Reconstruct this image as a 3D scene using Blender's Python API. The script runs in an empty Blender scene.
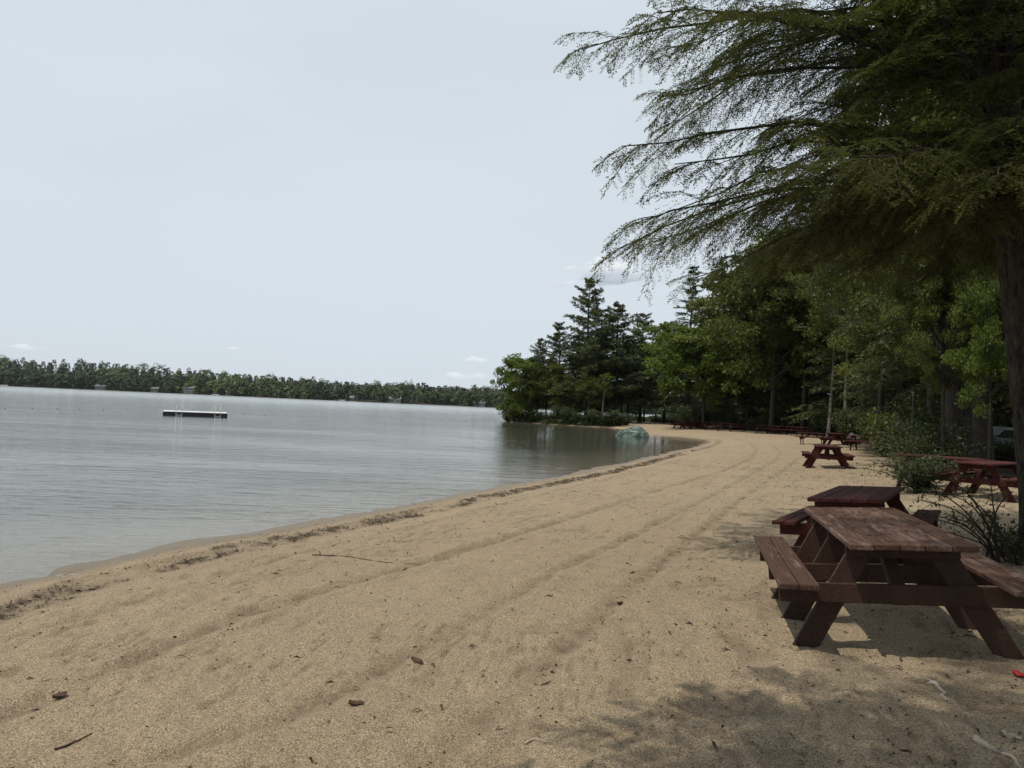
import bpy, bmesh, math
import numpy as np
from mathutils import Matrix, Vector

scene = bpy.context.scene
COL = scene.collection
RNG = np.random.default_rng(7)
FPX = 773.0
EYE = 1.9
ROLL, PITCH = math.radians(2.53), math.radians(1.63)

# ------------------------------------------------------------------ camera
_f = np.array([0, math.cos(PITCH), math.sin(PITCH)])
_u0 = np.array([0, -math.sin(PITCH), math.cos(PITCH)])
_x0 = np.array([1.0, 0, 0])
_r = math.cos(ROLL) * _x0 + math.sin(ROLL) * _u0
_u = -math.sin(ROLL) * _x0 + math.cos(ROLL) * _u0
CAM = np.array([0, 0, EYE])
cd = bpy.data.cameras.new('camera')
cam = bpy.data.objects.new('camera', cd)
COL.objects.link(cam)
m = Matrix.Identity(4)
for i in range(3):
    m[i][0], m[i][1], m[i][2], m[i][3] = _r[i], _u[i], -_f[i], CAM[i]
cam.matrix_world = m
cd.sensor_fit = 'HORIZONTAL'
cd.sensor_width = 36.0
cd.lens = FPX / 1024 * 36.0
cd.clip_start = 0.05
cd.clip_end = 9000
scene.camera = cam


def at(px, py, z=0.0):
    d = _f + _r * (px - 512) / FPX + _u * (384 - py) / FPX
    return CAM + d * (z - EYE) / d[2]


def at_depth(px, py, depth):
    d = _f + _r * (px - 512) / FPX + _u * (384 - py) / FPX
    return CAM + d * depth / d[1]


# ------------------------------------------------------------------ noise
def _hash(ix, iy, seed):
    h = (ix.astype(np.int64) * 374761393 + iy.astype(np.int64) * 668265263 + seed * 982451653) & 0xFFFFFFFF
    h = ((h ^ (h >> 13)) * 1274126177) & 0xFFFFFFFF
    h = ((h ^ (h >> 16)) * 2246822519) & 0xFFFFFFFF
    return ((h ^ (h >> 15)) & 0xFFFFFF) / float(0xFFFFFF)


def vnoise(x, y, seed=0):
    ix, iy = np.floor(x), np.floor(y)
    fx, fy = x - ix, y - iy
    fx = fx * fx * fx * (fx * (fx * 6 - 15) + 10)
    fy = fy * fy * fy * (fy * (fy * 6 - 15) + 10)
    a, b = _hash(ix, iy, seed), _hash(ix + 1, iy, seed)
    c, d = _hash(ix, iy + 1, seed), _hash(ix + 1, iy + 1, seed)
    return (a * (1 - fx) + b * fx) * (1 - fy) + (c * (1 - fx) + d * fx) * fy


def fbm(x, y, seed=0, octv=4):
    s, a, t = 0.0, 0.5, 0.0
    for o in range(octv):
        s = s + a * vnoise(x * 2 ** o + 17.3 * o, y * 2 ** o - 9.1 * o, seed + o)
        t += a
        a *= 0.5
    return s / t


def smooth(e0, e1, x):
    t = np.clip((x - e0) / (e1 - e0), 0, 1)
    return t * t * (3 - 2 * t)


# ------------------------------------------------------------------ mesh helpers
def mesh_np(name, V, F, mat=None, tint=None, smooth_shade=False, attrs=None):
    """V (n,3), F (m,k) with k = 3 or 4"""
    me = bpy.data.meshes.new(name)
    V = np.ascontiguousarray(V, dtype=np.float32)
    F = np.ascontiguousarray(F, dtype=np.int32)
    k = F.shape[1]
    me.vertices.add(len(V))
    me.vertices.foreach_set('co', V.ravel())
    me.loops.add(F.size)
    me.loops.foreach_set('vertex_index', F.ravel())
    me.polygons.add(len(F))
    me.polygons.foreach_set('loop_start', np.arange(0, F.size, k, dtype=np.int32))
    me.polygons.foreach_set('loop_total', np.full(len(F), k, dtype=np.int32))
    if smooth_shade:
        me.polygons.foreach_set('use_smooth', np.ones(len(F), dtype=bool))
    me.update(calc_edges=True)
    if tint is not None:
        a = me.attributes.new('tint', 'FLOAT', 'FACE')
        a.data.foreach_set('value', np.ascontiguousarray(tint, dtype=np.float32))
    if attrs:
        for n, v in attrs.items():
            a = me.attributes.new(n, 'FLOAT', 'POINT')
            a.data.foreach_set('value', np.ascontiguousarray(v, dtype=np.float32))
    if mat:
        me.materials.append(mat)
    return me


def link(name, me, parent=None, loc=None):
    o = bpy.data.objects.new(name, me)
    COL.objects.link(o)
    if parent:
        o.parent = parent
    if loc is not None:
        o.location = loc
    return o


def tag(o, label=None, cat=None, group=None, kind=None):
    if label:
        o['label'] = label
    if cat:
        o['category'] = cat
    if group:
        o['group'] = group
    if kind:
        o['kind'] = kind
    return o


def root(name, loc, label, cat, group=None, rz=0.0, scale=None):
    o = bpy.data.objects.new(name, None)
    COL.objects.link(o)
    o.location = [float(v) for v in loc]
    o.rotation_euler = (0, 0, rz)
    if scale is not None:
        o.scale = scale if hasattr(scale, '__len__') else (scale,) * 3
    return tag(o, label, cat, group)


def norm(v):
    return v / np.maximum(np.linalg.norm(v, axis=-1, keepdims=True), 1e-9)


def tubes(P, R, sides=4):
    """P (N,K,3) polylines, R (N,K) radii -> V, F quads"""
    P = np.asarray(P, float)
    R = np.asarray(R, float)
    N, K, _ = P.shape
    T = np.zeros_like(P)
    T[:, 1:-1] = P[:, 2:] - P[:, :-2]
    T[:, 0] = P[:, 1] - P[:, 0]
    T[:, -1] = P[:, -1] - P[:, -2]
    T = norm(T)
    ref = np.where(np.abs(T[:, :1, 2:3]) > 0.9, np.array([1.0, 0, 0]), np.array([0, 0, 1.0]))
    A = norm(np.cross(T, np.broadcast_to(ref, T.shape)))
    B = np.cross(T, A)
    ang = np.arange(sides) * 2 * math.pi / sides
    V = P[:, :, None, :] + R[:, :, None, None] * (A[:, :, None, :] * np.cos(ang)[:, None] + B[:, :, None, :] * np.sin(ang)[:, None])
    idx = np.arange(N * K * sides).reshape(N, K, sides)
    nx = np.roll(idx, -1, axis=2)
    F = np.stack([idx[:, :-1], nx[:, :-1], nx[:, 1:], idx[:, 1:]], -1).reshape(-1, 4)
    return V.reshape(-1, 3), F


def leaves(c, d, n, L, W, fold=0.08):
    """rhombic blades: base c (N,3), long axis d, normal n, length L, width W"""
    d = norm(d)
    s = norm(np.cross(d, n))
    n = np.cross(s, d)
    L = np.asarray(L).reshape(-1, 1)
    W = np.asarray(W).reshape(-1, 1)
    V = np.stack([c, c + d * L * .45 + s * W * .5 + n * L * fold, c + d * L, c + d * L * .45 - s * W * .5 + n * L * fold], 1)
    F = np.arange(len(c) * 4).reshape(-1, 4)
    return V.reshape(-1, 3), F


def cat(parts):
    Vs, Fs, o = [], [], 0
    for V, F in parts:
        Vs.append(V)
        Fs.append(F + o)
        o += len(V)
    return np.concatenate(Vs), np.concatenate(Fs)


class BB:
    """collects bevelled boxes / prisms in one bmesh"""

    def __init__(self):
        self.bm = bmesh.new()

    def prism(self, poly8):
        vs = [self.bm.verts.new(p) for p in poly8]
        for f in ((0, 3, 2, 1), (4, 5, 6, 7), (0, 1, 5, 4), (1, 2, 6, 5), (2, 3, 7, 6), (3, 0, 4, 7)):
            self.bm.faces.new([vs[i] for i in f])
        return self

    def box(self, x0, x1, y0, y1, z0, z1, jig=0.0, rng=None):
        p = [(x0, y0, z0), (x1, y0, z0), (x1, y1, z0), (x0, y1, z0), (x0, y0, z1), (x1, y0, z1), (x1, y1, z1), (x0, y1, z1)]
        if jig:
            p = [tuple(np.array(q) + rng.uniform(-jig, jig, 3)) for q in p]
        return self.prism(p)

    def build(self, name, mat, parent=None, bevel=0.004, loc=None):
        if bevel:
            bmesh.ops.bevel(self.bm, geom=list(self.bm.edges), offset=bevel, segments=1, affect='EDGES')
        bmesh.ops.recalc_face_normals(self.bm, faces=self.bm.faces)
        me = bpy.data.meshes.new(name)
        self.bm.to_mesh(me)
        self.bm.free()
        me.materials.append(mat)
        return link(name, me, parent, loc)


# ------------------------------------------------------------------ materials
class NT:
    def __init__(self, name):
        self.m = bpy.data.materials.new(name)
        self.m.use_nodes = True
        self.t = self.m.node_tree
        self.t.nodes.clear()
        self.out = self.t.nodes.new('ShaderNodeOutputMaterial')

    def n(self, typ, **kw):
        nd = self.t.nodes.new('ShaderNode' + typ)
        ins = kw.pop('ins', {})
        for k, v in kw.items():
            setattr(nd, k, v)
        for k, v in ins.items():
            if hasattr(v, 'is_output') or isinstance(v, bpy.types.NodeSocket):
                self.t.links.new(v, nd.inputs[k])
            else:
                nd.inputs[k].default_value = v
        return nd

    def ramp(self, fac, stops, interp='LINEAR'):
        r = self.t.nodes.new('ShaderNodeValToRGB')
        r.color_ramp.interpolation = interp
        el = r.color_ramp.elements
        while len(el) < len(stops):
            el.new(0.5)
        for e, (p, c) in zip(el, stops):
            e.position = p
            e.color = (*c, 1) if len(c) == 3 else c
        self.t.links.new(fac, r.inputs[0])
        return r.outputs[0]

    def mix(self, fac, a, b, blend='MIX'):
        nd = self.t.nodes.new('ShaderNodeMix')
        nd.data_type = 'RGBA'
        nd.blend_type = blend
        for idx, v in ((0, fac), (6, a), (7, b)):
            if isinstance(v, bpy.types.NodeSocket):
                self.t.links.new(v, nd.inputs[idx])
            elif idx == 0:
                nd.inputs[0].default_value = v
            else:
                nd.inputs[idx].default_value = (*v, 1)
        return nd.outputs[2]

    def math(self, op, a, b=None, clamp=False):
        nd = self.t.nodes.new('ShaderNodeMath')
        nd.operation = op
        nd.use_clamp = clamp
        for i, v in enumerate((a, b)):
            if v is None:
                continue
            if isinstance(v, bpy.types.NodeSocket):
                self.t.links.new(v, nd.inputs[i])
            else:
                nd.inputs[i].default_value = v
        return nd.outputs[0]

    def noise(self, vec, scale, detail=4.0, rough=0.55, dist=0.0):
        nd = self.n('TexNoise', ins={'Scale': scale, 'Detail': detail, 'Roughness': rough, 'Distortion': dist})
        if vec is not None:
            self.t.links.new(vec, nd.inputs['Vector'])
        return nd.outputs['Fac']

    def mapping(self, vec, scale=(1, 1, 1), rot=(0, 0, 0), loc=(0, 0, 0)):
        nd = self.n('Mapping', ins={'Scale': scale, 'Rotation': rot, 'Location': loc})
        self.t.links.new(vec, nd.inputs['Vector'])
        return nd.outputs[0]

    def coord(self, which='Object'):
        return self.n('TexCoord').outputs[which]

    def attr(self, name):
        return self.n('Attribute', attribute_name=name).outputs['Fac']

    def bump(self, h, strength=0.4, dist=0.02, normal=None):
        nd = self.n('Bump', ins={'Strength': strength, 'Distance': dist, 'Height': h})
        if normal is not None:
            self.t.links.new(normal, nd.inputs['Normal'])
        return nd.outputs[0]

    def principled(self, col, rough=0.8, normal=None, spec=0.3, metal=0.0):
        nd = self.n('BsdfPrincipled', ins={'Roughness': rough, 'Specular IOR Level': spec, 'Metallic': metal})
        if isinstance(col, bpy.types.NodeSocket):
            self.t.links.new(col, nd.inputs['Base Color'])
        else:
            nd.inputs['Base Color'].default_value = (*col, 1)
        if normal is not None:
            self.t.links.new(normal, nd.inputs['Normal'])
        return nd.outputs[0]

    def done(self, surf):
        self.t.links.new(surf, self.out.inputs['Surface'])
        return self.m


def foliage_mat(name, stops, transl=0.3, rough=0.55, spec=0.25):
    t = NT(name)
    c = t.ramp(t.attr('tint'), stops)
    p = t.principled(c, rough, spec=spec)
    tr = t.n('BsdfTranslucent')
    t.t.links.new(t.mix(0.35, c, (0.9, 1.0, 0.25), 'MULTIPLY'), tr.inputs['Color'])
    tr2 = t.n('MixShader', ins={'Fac': transl})
    t.t.links.new(p, tr2.inputs[1])
    t.t.links.new(tr.outputs[0], tr2.inputs[2])
    return t.done(tr2.outputs[0])


def bark_mat(name, c0, c1, scale=(14, 14, 2.2), bumpd=0.03, moss=None):
    t = NT(name)
    co = t.coord('Object')
    v = t.mapping(co, scale)
    a = t.noise(v, 1.0, 6, 0.65, 0.4)
    b = t.noise(co, 3.0, 3)
    col = t.ramp(a, [(0.3, c0), (0.68, c1)])
    if moss is not None:
        col = t.mix(t.ramp(b, [(0.5, (0, 0, 0)), (0.7, (0.6, 0.6, 0.6))]), col, moss)
    return t.done(t.principled(col, 0.9, t.bump(a, 0.9, bumpd), 0.15))


def plain(name, col, rough=0.6, var=0.12, scale=4.0, spec=0.3, metal=0.0, bump=0.0):
    t = NT(name)
    nz = t.noise(t.coord('Object'), scale, 5)
    lo = tuple(max(0, c * (1 - var)) for c in col)
    hi = tuple(min(1, c * (1 + var)) for c in col)
    c = t.ramp(nz, [(0.3, lo), (0.7, hi)])
    return t.done(t.principled(c, rough, t.bump(nz, bump, 0.02) if bump else None, spec, metal))


M = {}
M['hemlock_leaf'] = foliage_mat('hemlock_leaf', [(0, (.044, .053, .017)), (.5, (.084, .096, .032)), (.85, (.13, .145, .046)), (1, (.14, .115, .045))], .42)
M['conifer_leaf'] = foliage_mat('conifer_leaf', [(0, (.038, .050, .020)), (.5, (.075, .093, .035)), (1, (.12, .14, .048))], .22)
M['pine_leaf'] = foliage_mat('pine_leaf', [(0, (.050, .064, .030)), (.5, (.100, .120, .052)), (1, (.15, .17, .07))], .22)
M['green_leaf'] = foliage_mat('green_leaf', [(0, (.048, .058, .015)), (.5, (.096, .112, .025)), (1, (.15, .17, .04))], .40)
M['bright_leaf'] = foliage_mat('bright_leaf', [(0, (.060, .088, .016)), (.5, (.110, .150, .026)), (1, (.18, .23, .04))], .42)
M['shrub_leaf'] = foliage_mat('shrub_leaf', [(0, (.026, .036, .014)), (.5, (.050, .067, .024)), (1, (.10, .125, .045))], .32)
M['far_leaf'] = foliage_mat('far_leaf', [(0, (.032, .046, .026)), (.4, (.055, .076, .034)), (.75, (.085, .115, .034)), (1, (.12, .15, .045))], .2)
M['bark'] = bark_mat('bark', (.012, .010, .008), (.080, .068, .056), (17, 17, 6.5), .045)
M['bark_dark'] = bark_mat('bark_dark', (.020, .017, .014), (.065, .055, .045), moss=(.05, .055, .03))
M['bark_pale'] = bark_mat('bark_pale', (.07, .065, .05), (.20, .185, .15), scale=(6, 6, 9), bumpd=.01)
M['twig'] = plain('twig', (.045, .035, .027), .9)


# ------------------------------------------------------------------ terrain
WL = np.array([(-3000, -3000), (-300, -500), (-30, -120), (-8.5, -30), (-6.6, -8), (-5.8, 0), (-5.2, 5.2), (-4.84, 7.5), (-4.61, 8.2), (-4.32, 9.04),
               (-3.96, 9.88), (-3.43, 10.86), (-2.56, 12.72), (-1.18, 16.01), (-.11, 18.36), (1.31, 21.51), (3.4, 26.45), (6.98, 35.6),
               (10.59, 44.66), (13.3, 52.6), (14.4, 57.2), (14.2, 60.2), (13.2, 62.2), (11.6, 63.3), (10.9, 66), (11.3, 73), (11.2, 80), (9.8, 83.6), (7.17, 85.6),
               (4.0, 89.1), (1.6, 91), (.1, 92.6), (-.7, 95), (.2, 99), (4, 106), (14, 122), (36, 160), (110, 280), (300, 480), (900, 700), (3500, 900)], float)


def seg_dist(X, Y, P, signed=False):
    best = np.full(X.shape, 1e18)
    sgn = np.ones(X.shape)
    along = np.zeros(X.shape)
    acc = 0.0
    for a, b in zip(P[:-1], P[1:]):
        d = b - a
        L2 = d @ d
        t = np.clip(((X - a[0]) * d[0] + (Y - a[1]) * d[1]) / L2, 0, 1)
        dx, dy = X - a[0] - t * d[0], Y - a[1] - t * d[1]
        q = dx * dx + dy * dy
        w = q < best
        best = np.where(w, q, best)
        if signed:
            cr = d[0] * dy - d[1] * dx
            sgn = np.where(w, np.where(cr > 0, -1.0, 1.0), sgn)
        along = np.where(w, acc + t * math.sqrt(L2), along)
        acc += math.sqrt(L2)
    return np.sqrt(best) * (sgn if signed else 1), along


def shore_far(x):
    return 650 + 10 * np.sin(x / 60.0) + 6 * np.sin(x / 23.0 + 1) + np.where(x > 60, (x - 60) * .15, 0)


def base_height(X, Y):
    s, al = seg_dist(X, Y, WL, True)
    land = np.where(s < 9, .052 * s, .468 + .012 * (np.minimum(s, 80) - 9))
    land = land + .022 * smooth(.25, .9, s) * (1 - smooth(1.0, 4.0, s))
    lake = np.maximum(-.055 * (-s) - .0012 * s * s, -7.0)
    z = np.where(s > 0, land, lake)
    sf = Y - shore_far(X)
    hill = 3 + 9 * smooth(-150, -430, X)
    zf = .4 + hill * smooth(5, 130, sf) + 10 * smooth(120, 900, sf)
    z = np.where(sf > 0, zf, np.where((sf > -40) & (s < 0), np.maximum(z, .03 * sf + .0), z))
    return z, s, al


def ground(px, py):
    z = .4
    for _ in range(12):
        p = at(px, py, z)
        z = float(base_height(np.array([p[0]]), np.array([p[1]]))[0][0])
    p = at(px, py, z)
    return np.array([p[0], p[1], z])


def gz(x, y):
    return float(base_height(np.array([float(x)]), np.array([float(y)]))[0][0])


FOREST = np.array([(9, -60), (8.0, -6), (6.5, 4), (6.0, 8.2), (8.2, 12), (12.0, 19), (13.2, 27), (14.5, 34), (20, 46), (23.2, 56), (25.2, 66), (22.5, 76), (18.2, 82),
                   (17.6, 92), (20, 112), (14.5, 108), (13.2, 88), (11.2, 83.6), (8.6, 85.2), (4.4, 89.2), (1.6, 91.5), (.3, 94), (1, 99), (14, 118), (40, 160)], float)


def track(pts):
    return np.array([ground(*p)[:2] for p in pts])


TRACKS = [
    (track([(-60, 738), (20, 706), (130, 661), (245, 612), (330, 588), (450, 555), (520, 532), (600, 509), (660, 489), (720, 472), (752, 458), (757, 449), (750, 443), (738, 439)]), .085, .024),
    (track([(40, 800), (150, 762), (300, 712), (400, 660), (480, 614), (580, 560), (680, 512), (745, 478), (775, 461), (781, 452), (772, 445)]), .075, .016),
    (track([(420, 768), (520, 690), (610, 606), (690, 540), (740, 500), (780, 472), (800, 458)]), .085, .013),
    (track([(0, 640), (150, 596), (300, 552), (420, 525), (520, 500), (620, 475), (690, 457), (718, 447), (716, 441)]), .05, .009),
]


def build_ground():
    fine = np.radians(np.linspace(-52, 60, 620))
    rest = np.radians(np.linspace(60, 308, 70))[1:-1]
    th = np.concatenate([fine, rest])
    r = [0.35]
    while r[-1] < 4500:
        k = 1.0075 if 2.2 < r[-1] < 70 else (1.02 if r[-1] < 110 else 1.035)
        if r[-1] < 2.2:
            k = 1.12
        r.append(r[-1] * k)
    r = np.array(r)
    Rg, Tg = np.meshgrid(r, th, indexing='ij')
    X, Y = Rg * np.sin(Tg), Rg * np.cos(Tg)
    z, s, al = base_height(X, Y)
    fd, _ = seg_dist(X, Y, FOREST, True)           # >0 inside the wood (right hand side)
    near = 1 - smooth(40, 90, Rg)
    onland = smooth(-.1, .5, s)
    z = z + near * .030 * (fbm(X / 1.1, Y / 1.1, 2, 4) - .5) * smooth(-1.5, -.2, s) * (1 - smooth(.3, 1.5, s))
    # large soft undulation, rake striations along the shore, trampling
    z = z + onland * near * (.035 * (fbm(X / 2.6, Y / 2.6, 3, 3) - .5) * smooth(.6, 3, s))
    stri = fbm(al / 2.2, s / .16, 11, 3) - .5
    z = z + onland * near * stri * .018 * smooth(.8, 2.0, s) * (1 - .6 * smooth(5.5, 8, s))
    lump = fbm(X / .28, Y / .28, 21, 3)
    z = z + onland * near * (lump - .5) * (.024 + .028 * smooth(5.0, 7.5, s))
    small = fbm(X / .07, Y / .07, 31, 2)
    z = z + onland * (1 - smooth(8, 22, Rg)) * (small - .5) * .020
    pits = smooth(.66, .78, vnoise(X / .33 + 3, Y / .30, 44))
    z = z - onland * near * pits * (.012 + .015 * smooth(5, 8, s))
    dark = np.zeros_like(X)
    crumb = fbm(X / .11, Y / .11, 35, 3)
    # small scuffs lying along the beach
    sc1 = vnoise(al / .17 + .6 * small, s / .042 + .5 * lump, 46) * (.55 + .9 * fbm(X / 1.3, Y / 1.3, 47, 2))
    scuff = smooth(.72, .90, sc1) * smooth(1.0, 2.0, s)
    z = z - onland * near * scuff * .008
    dark = np.maximum(dark, near * onland * scuff * .6)
    for P, w, dep in TRACKS:
        d, a2 = seg_dist(X, Y, P)
        d = d + .07 * (fbm(X / .35, Y / .35, 51, 3) - .5)
        brk = .45 + .55 * smooth(.28, .5, fbm(a2 / 1.1, a2 * 0 + w * 100, 5, 2))
        g = np.exp(-(d / w) ** 2)
        z = z + near * brk * dep * (-g + .55 * np.exp(-((d - 1.9 * w) / (.7 * w)) ** 2) * (.4 + .9 * lump))
        dark = np.maximum(dark, brk * g * min(1, dep / .012) * np.clip(.5 + 1.7 * (crumb - .36), 0, 1.2))
    dark = np.maximum(dark, near * onland * .55 * smooth(.08, .30, -stri) * smooth(.42, .6, fbm(X / .9, Y / .9, 55, 3)))
    dark = np.maximum(dark, near * onland * .5 * pits * smooth(4.0, 7.0, s))
    # wave-cut step with debris just above the waterline
    wr = s + .25 * (fbm(X / .8, Y / .8, 61, 3) - .5)
    z = z - near * .03 * np.exp(-((wr - 1.05) / .22) ** 2) + near * .025 * np.exp(-((wr - .72) / .2) ** 2) * lump
    wrack = np.exp(-((wr - .92) / .20) ** 2) * near * smooth(.30, .55, fbm(al / 1.6, s / .30, 71, 4) + .10) * (.40 + 1.0 * smooth(.35, .6, crumb))
    forest = smooth(-.3, 1.8, fd + 1.6 * (fbm(X / 1.5, Y / 1.5, 81, 3) - .5))
    forest = np.where(Y > shore_far(X), 1.0, forest)
    forest = np.maximum(forest, smooth(82.3, 83.2, Y) * (1 - smooth(11.0, 11.6, X)) * (Y < 130))
    z = z + np.where(s > 0, forest, 0) * .12 * (fbm(X / 1.3, Y / 1.3, 91, 3) - .5)
    nr, nt = X.shape
    V = np.stack([X, Y, z], -1).reshape(-1, 3)
    idx = np.arange(nr * nt).reshape(nr, nt)
    nx = np.roll(idx, -1, axis=1)
    F = np.stack([idx[:-1], nx[:-1], nx[1:], idx[1:]], -1).reshape(-1, 4)
    # centre fan, split in quads
    V = np.vstack([V, [[0, 0, float(z[0].mean())]]])
    c = len(V) - 1
    i0 = idx[0]
    fan = np.stack([np.full(nt // 2, c), np.roll(i0, -2)[0:2 * (nt // 2):2], i0[1:2 * (nt // 2):2], i0[0:2 * (nt // 2):2]], -1)
    F = np.vstack([F, fan])
    ex = lambda a: np.append(a.ravel(), 0.0)

    t = NT('beach_ground')
    co = t.coord('Object')
    big = t.noise(co, .55, 3)
    mid = t.noise(co, 5.0, 5, .6)
    fine_ = t.noise(co, 120.0, 3, .7)
    speck = t.n('TexVoronoi', ins={'Scale': 170.0, 'Randomness': 1.0})
    t.t.links.new(co, speck.inputs['Vector'])
    sv = t.n('SeparateColor')
    t.t.links.new(speck.outputs['Color'], sv.inputs[0])
    sand = t.ramp(big, [(.3, (.395, .302, .188)), (.7, (.465, .358, .224))])
    sand = t.mix(t.ramp(mid, [(.35, (0, 0, 0)), (.7, (.55, .55, .55))]), sand, (.335, .254, .164))
    grit = t.noise(co, 52.0, 4, .75)
    sand = t.mix(t.ramp(grit, [(.34, (.85, .85, .85)), (.52, (0, 0, 0))]), sand, (.245, .183, .117))
    sand = t.mix(t.ramp(grit, [(.56, (0, 0, 0)), (.70, (.7, .7, .7))]), sand, (.50, .40, .275))
    sand = t.mix(t.ramp(fine_, [(.37, (1, 1, 1)), (.53, (0, 0, 0))]), sand, (.135, .102, .066))
    sand = t.mix(t.ramp(fine_, [(.58, (0, 0, 0)), (.74, (.8, .8, .8))]), sand, (.56, .46, .33))
    sand = t.mix(t.ramp(sv.outputs[0], [(.86, (0, 0, 0)), (.93, (.8, .8, .8))], 'LINEAR'), sand, (.10, .078, .058))
    sand = t.mix(t.ramp(sv.outputs[1], [(.90, (0, 0, 0)), (.96, (.7, .7, .7))]), sand, (.55, .47, .36))
    dk = t.math('MULTIPLY', t.attr('disturbed'), t.ramp(mid, [(.3, (.3, .3, .3)), (.6, (1, 1, 1))]))
    sand = t.mix(t.math('MULTIPLY', dk, .85), sand, (.150, .110, .072))
    sand = t.mix(t.math('MULTIPLY', t.attr('wrack'), .65), sand, (.085, .062, .043))
    s_at = t.attr('shore')
    wet = t.ramp(t.math('ADD', t.math('MULTIPLY', s_at, 1.0), t.math('MULTIPLY', t.math('SUBTRACT', mid, .5), .25)), [(.22, (1, 1, 1)), (.55, (0, 0, 0))])
    sand = t.mix(t.math('MULTIPLY', wet, .66), sand, (.135, .108, .076))
    deep = t.ramp(t.math('MULTIPLY', s_at, -.05), [(.06, (0, 0, 0)), (.27, (1, 1, 1))])
    sand = t.mix(deep, sand, (.046, .041, .018))
    litter = t.ramp(t.noise(co, 22.0, 5, .7), [(.3, (.020, .015, .010)), (.5, (.065, .046, .028)), (.75, (.15, .11, .065))])
    col = t.mix(t.attr('forest'), sand, litter)
    h = t.math('ADD', t.math('MULTIPLY', fine_, .6), t.math('MULTIPLY', t.noise(co, 38.0, 4, .65), 1.2))
    nrm = t.bump(h, 1.0, .018)
    rough = t.n('MapRange', ins={'From Min': 0.0, 'From Max': 1.0, 'To Min': .95, 'To Max': .45, 'Value': wet})
    pr = t.n('BsdfPrincipled', ins={'Specular IOR Level': .25})
    for k, v in (('Base Color', col), ('Roughness', rough.outputs[0]), ('Normal', nrm)):
        t.t.links.new(v, pr.inputs[k])
    mat = t.done(pr.outputs[0])
    me = mesh_np('ground', V, F, mat, smooth_shade=True, attrs={'disturbed': ex(np.clip(dark, 0, 1)), 'wrack': ex(np.clip(wrack, 0, 1)), 'shore': ex(np.clip(s, -25, 25)), 'forest': ex(np.where(s > -.2, forest, np.where(Y > shore_far(X), 1, 0)))})
    tag(link('ground', me), kind='structure')


def build_water():
    r = [0.5]
    while r[-1] < 4300:
        r.append(r[-1] * 1.12)
    r = np.array(r)
    th = np.linspace(0, 2 * math.pi, 97)[:-1]
    Rg, Tg = np.meshgrid(r, th, indexing='ij')
    X, Y = Rg * np.sin(Tg) - 15, Rg * np.cos(Tg) + 20
    V = np.stack([X, Y, X * 0], -1).reshape(-1, 3)
    idx = np.arange(X.size).reshape(X.shape)
    nx = np.roll(idx, -1, axis=1)
    F = np.stack([idx[:-1], nx[:-1], nx[1:], idx[1:]], -1).reshape(-1, 4)
    V = np.vstack([V, [[-15, 20, 0]]])
    c, i0 = len(V) - 1, idx[0]
    F = np.vstack([F, np.stack([np.full(48, c), np.roll(i0, -2)[0:96:2], i0[1:96:2], i0[0:96:2]], -1)])
    t = NT('lake_water')
    co = t.coord('Object')
    v1 = t.mapping(co, (.55, 1.7, 1), (0, 0, math.radians(-14)))
    v2 = t.mapping(co, (1.6, 4.6, 1), (0, 0, math.radians(-20)))
    v3 = t.mapping(co, (.035, .11, 1), (0, 0, math.radians(4)))
    n1 = t.noise(v1, 1.0, 3, .5, .5)
    n2 = t.noise(v2, 1.3, 4, .6, .4)
    gust = t.ramp(t.noise(v3, 1.0, 3, .5), [(.38, (.35, .35, .35)), (.62, (1, 1, 1))])
    # sheltered, smoother water in the cove near the point; open water is rippled
    geo = t.n('SeparateXYZ')
    t.t.links.new(co, geo.inputs[0])
    def mr(sock, f0, f1, t0, t1):
        return t.n('MapRange', interpolation_type='SMOOTHSTEP', ins={'From Min': f0, 'From Max': f1, 'To Min': t0, 'To Max': t1, 'Value': sock}).outputs[0]
    sh = t.math('MULTIPLY', t.math('MULTIPLY', mr(geo.outputs['Y'], 17.0, 38.0, 0.0, 1.0), mr(geo.outputs['Y'], 95.0, 130.0, 1.0, 0.0)), mr(geo.outputs['X'], -16.0, -2.0, 0.0, 1.0))
    shv = t.math('SUBTRACT', 1.0, t.math('MULTIPLY', sh, .68))
    h = t.math('ADD', t.math('MULTIPLY', n1, .9), t.math('MULTIPLY', n2, .42))
    amp = t.math('MULTIPLY', t.math('MULTIPLY', h, gust), shv)
    nrm = t.bump(amp, 1.0, .065)
    gl = t.n('BsdfGlossy', ins={'Roughness': mr(geo.outputs['Y'], 40.0, 300.0, .06, .155), 'Color': (.97, .965, .95, 1)})
    t.t.links.new(nrm, gl.inputs['Normal'])
    tr = t.n('BsdfTransparent', ins={'Color': (.90, .91, .86, 1)})
    fr = t.n('Fresnel', ins={'IOR': 1.333})
    nrmf = t.bump(amp, 1.0, .046)
    t.t.links.new(nrmf, fr.inputs['Normal'])
    mx = t.n('MixShader')
    t.t.links.new(fr.outputs[0], mx.inputs[0])
    turb = t.n('BsdfDiffuse', ins={'Color': (.43, .45, .41, 1)})
    body = t.n('MixShader', ins={'Fac': .12})
    t.t.links.new(tr.outputs[0], body.inputs[1])
    t.t.links.new(turb.outputs[0], body.inputs[2])
    t.t.links.new(body.outputs[0], mx.inputs[1])
    t.t.links.new(gl.outputs[0], mx.inputs[2])
    me = mesh_np('lake_water', V, F, t.done(mx.outputs[0]), smooth_shade=True)
    tag(link('lake_water', me), kind='structure')


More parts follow.
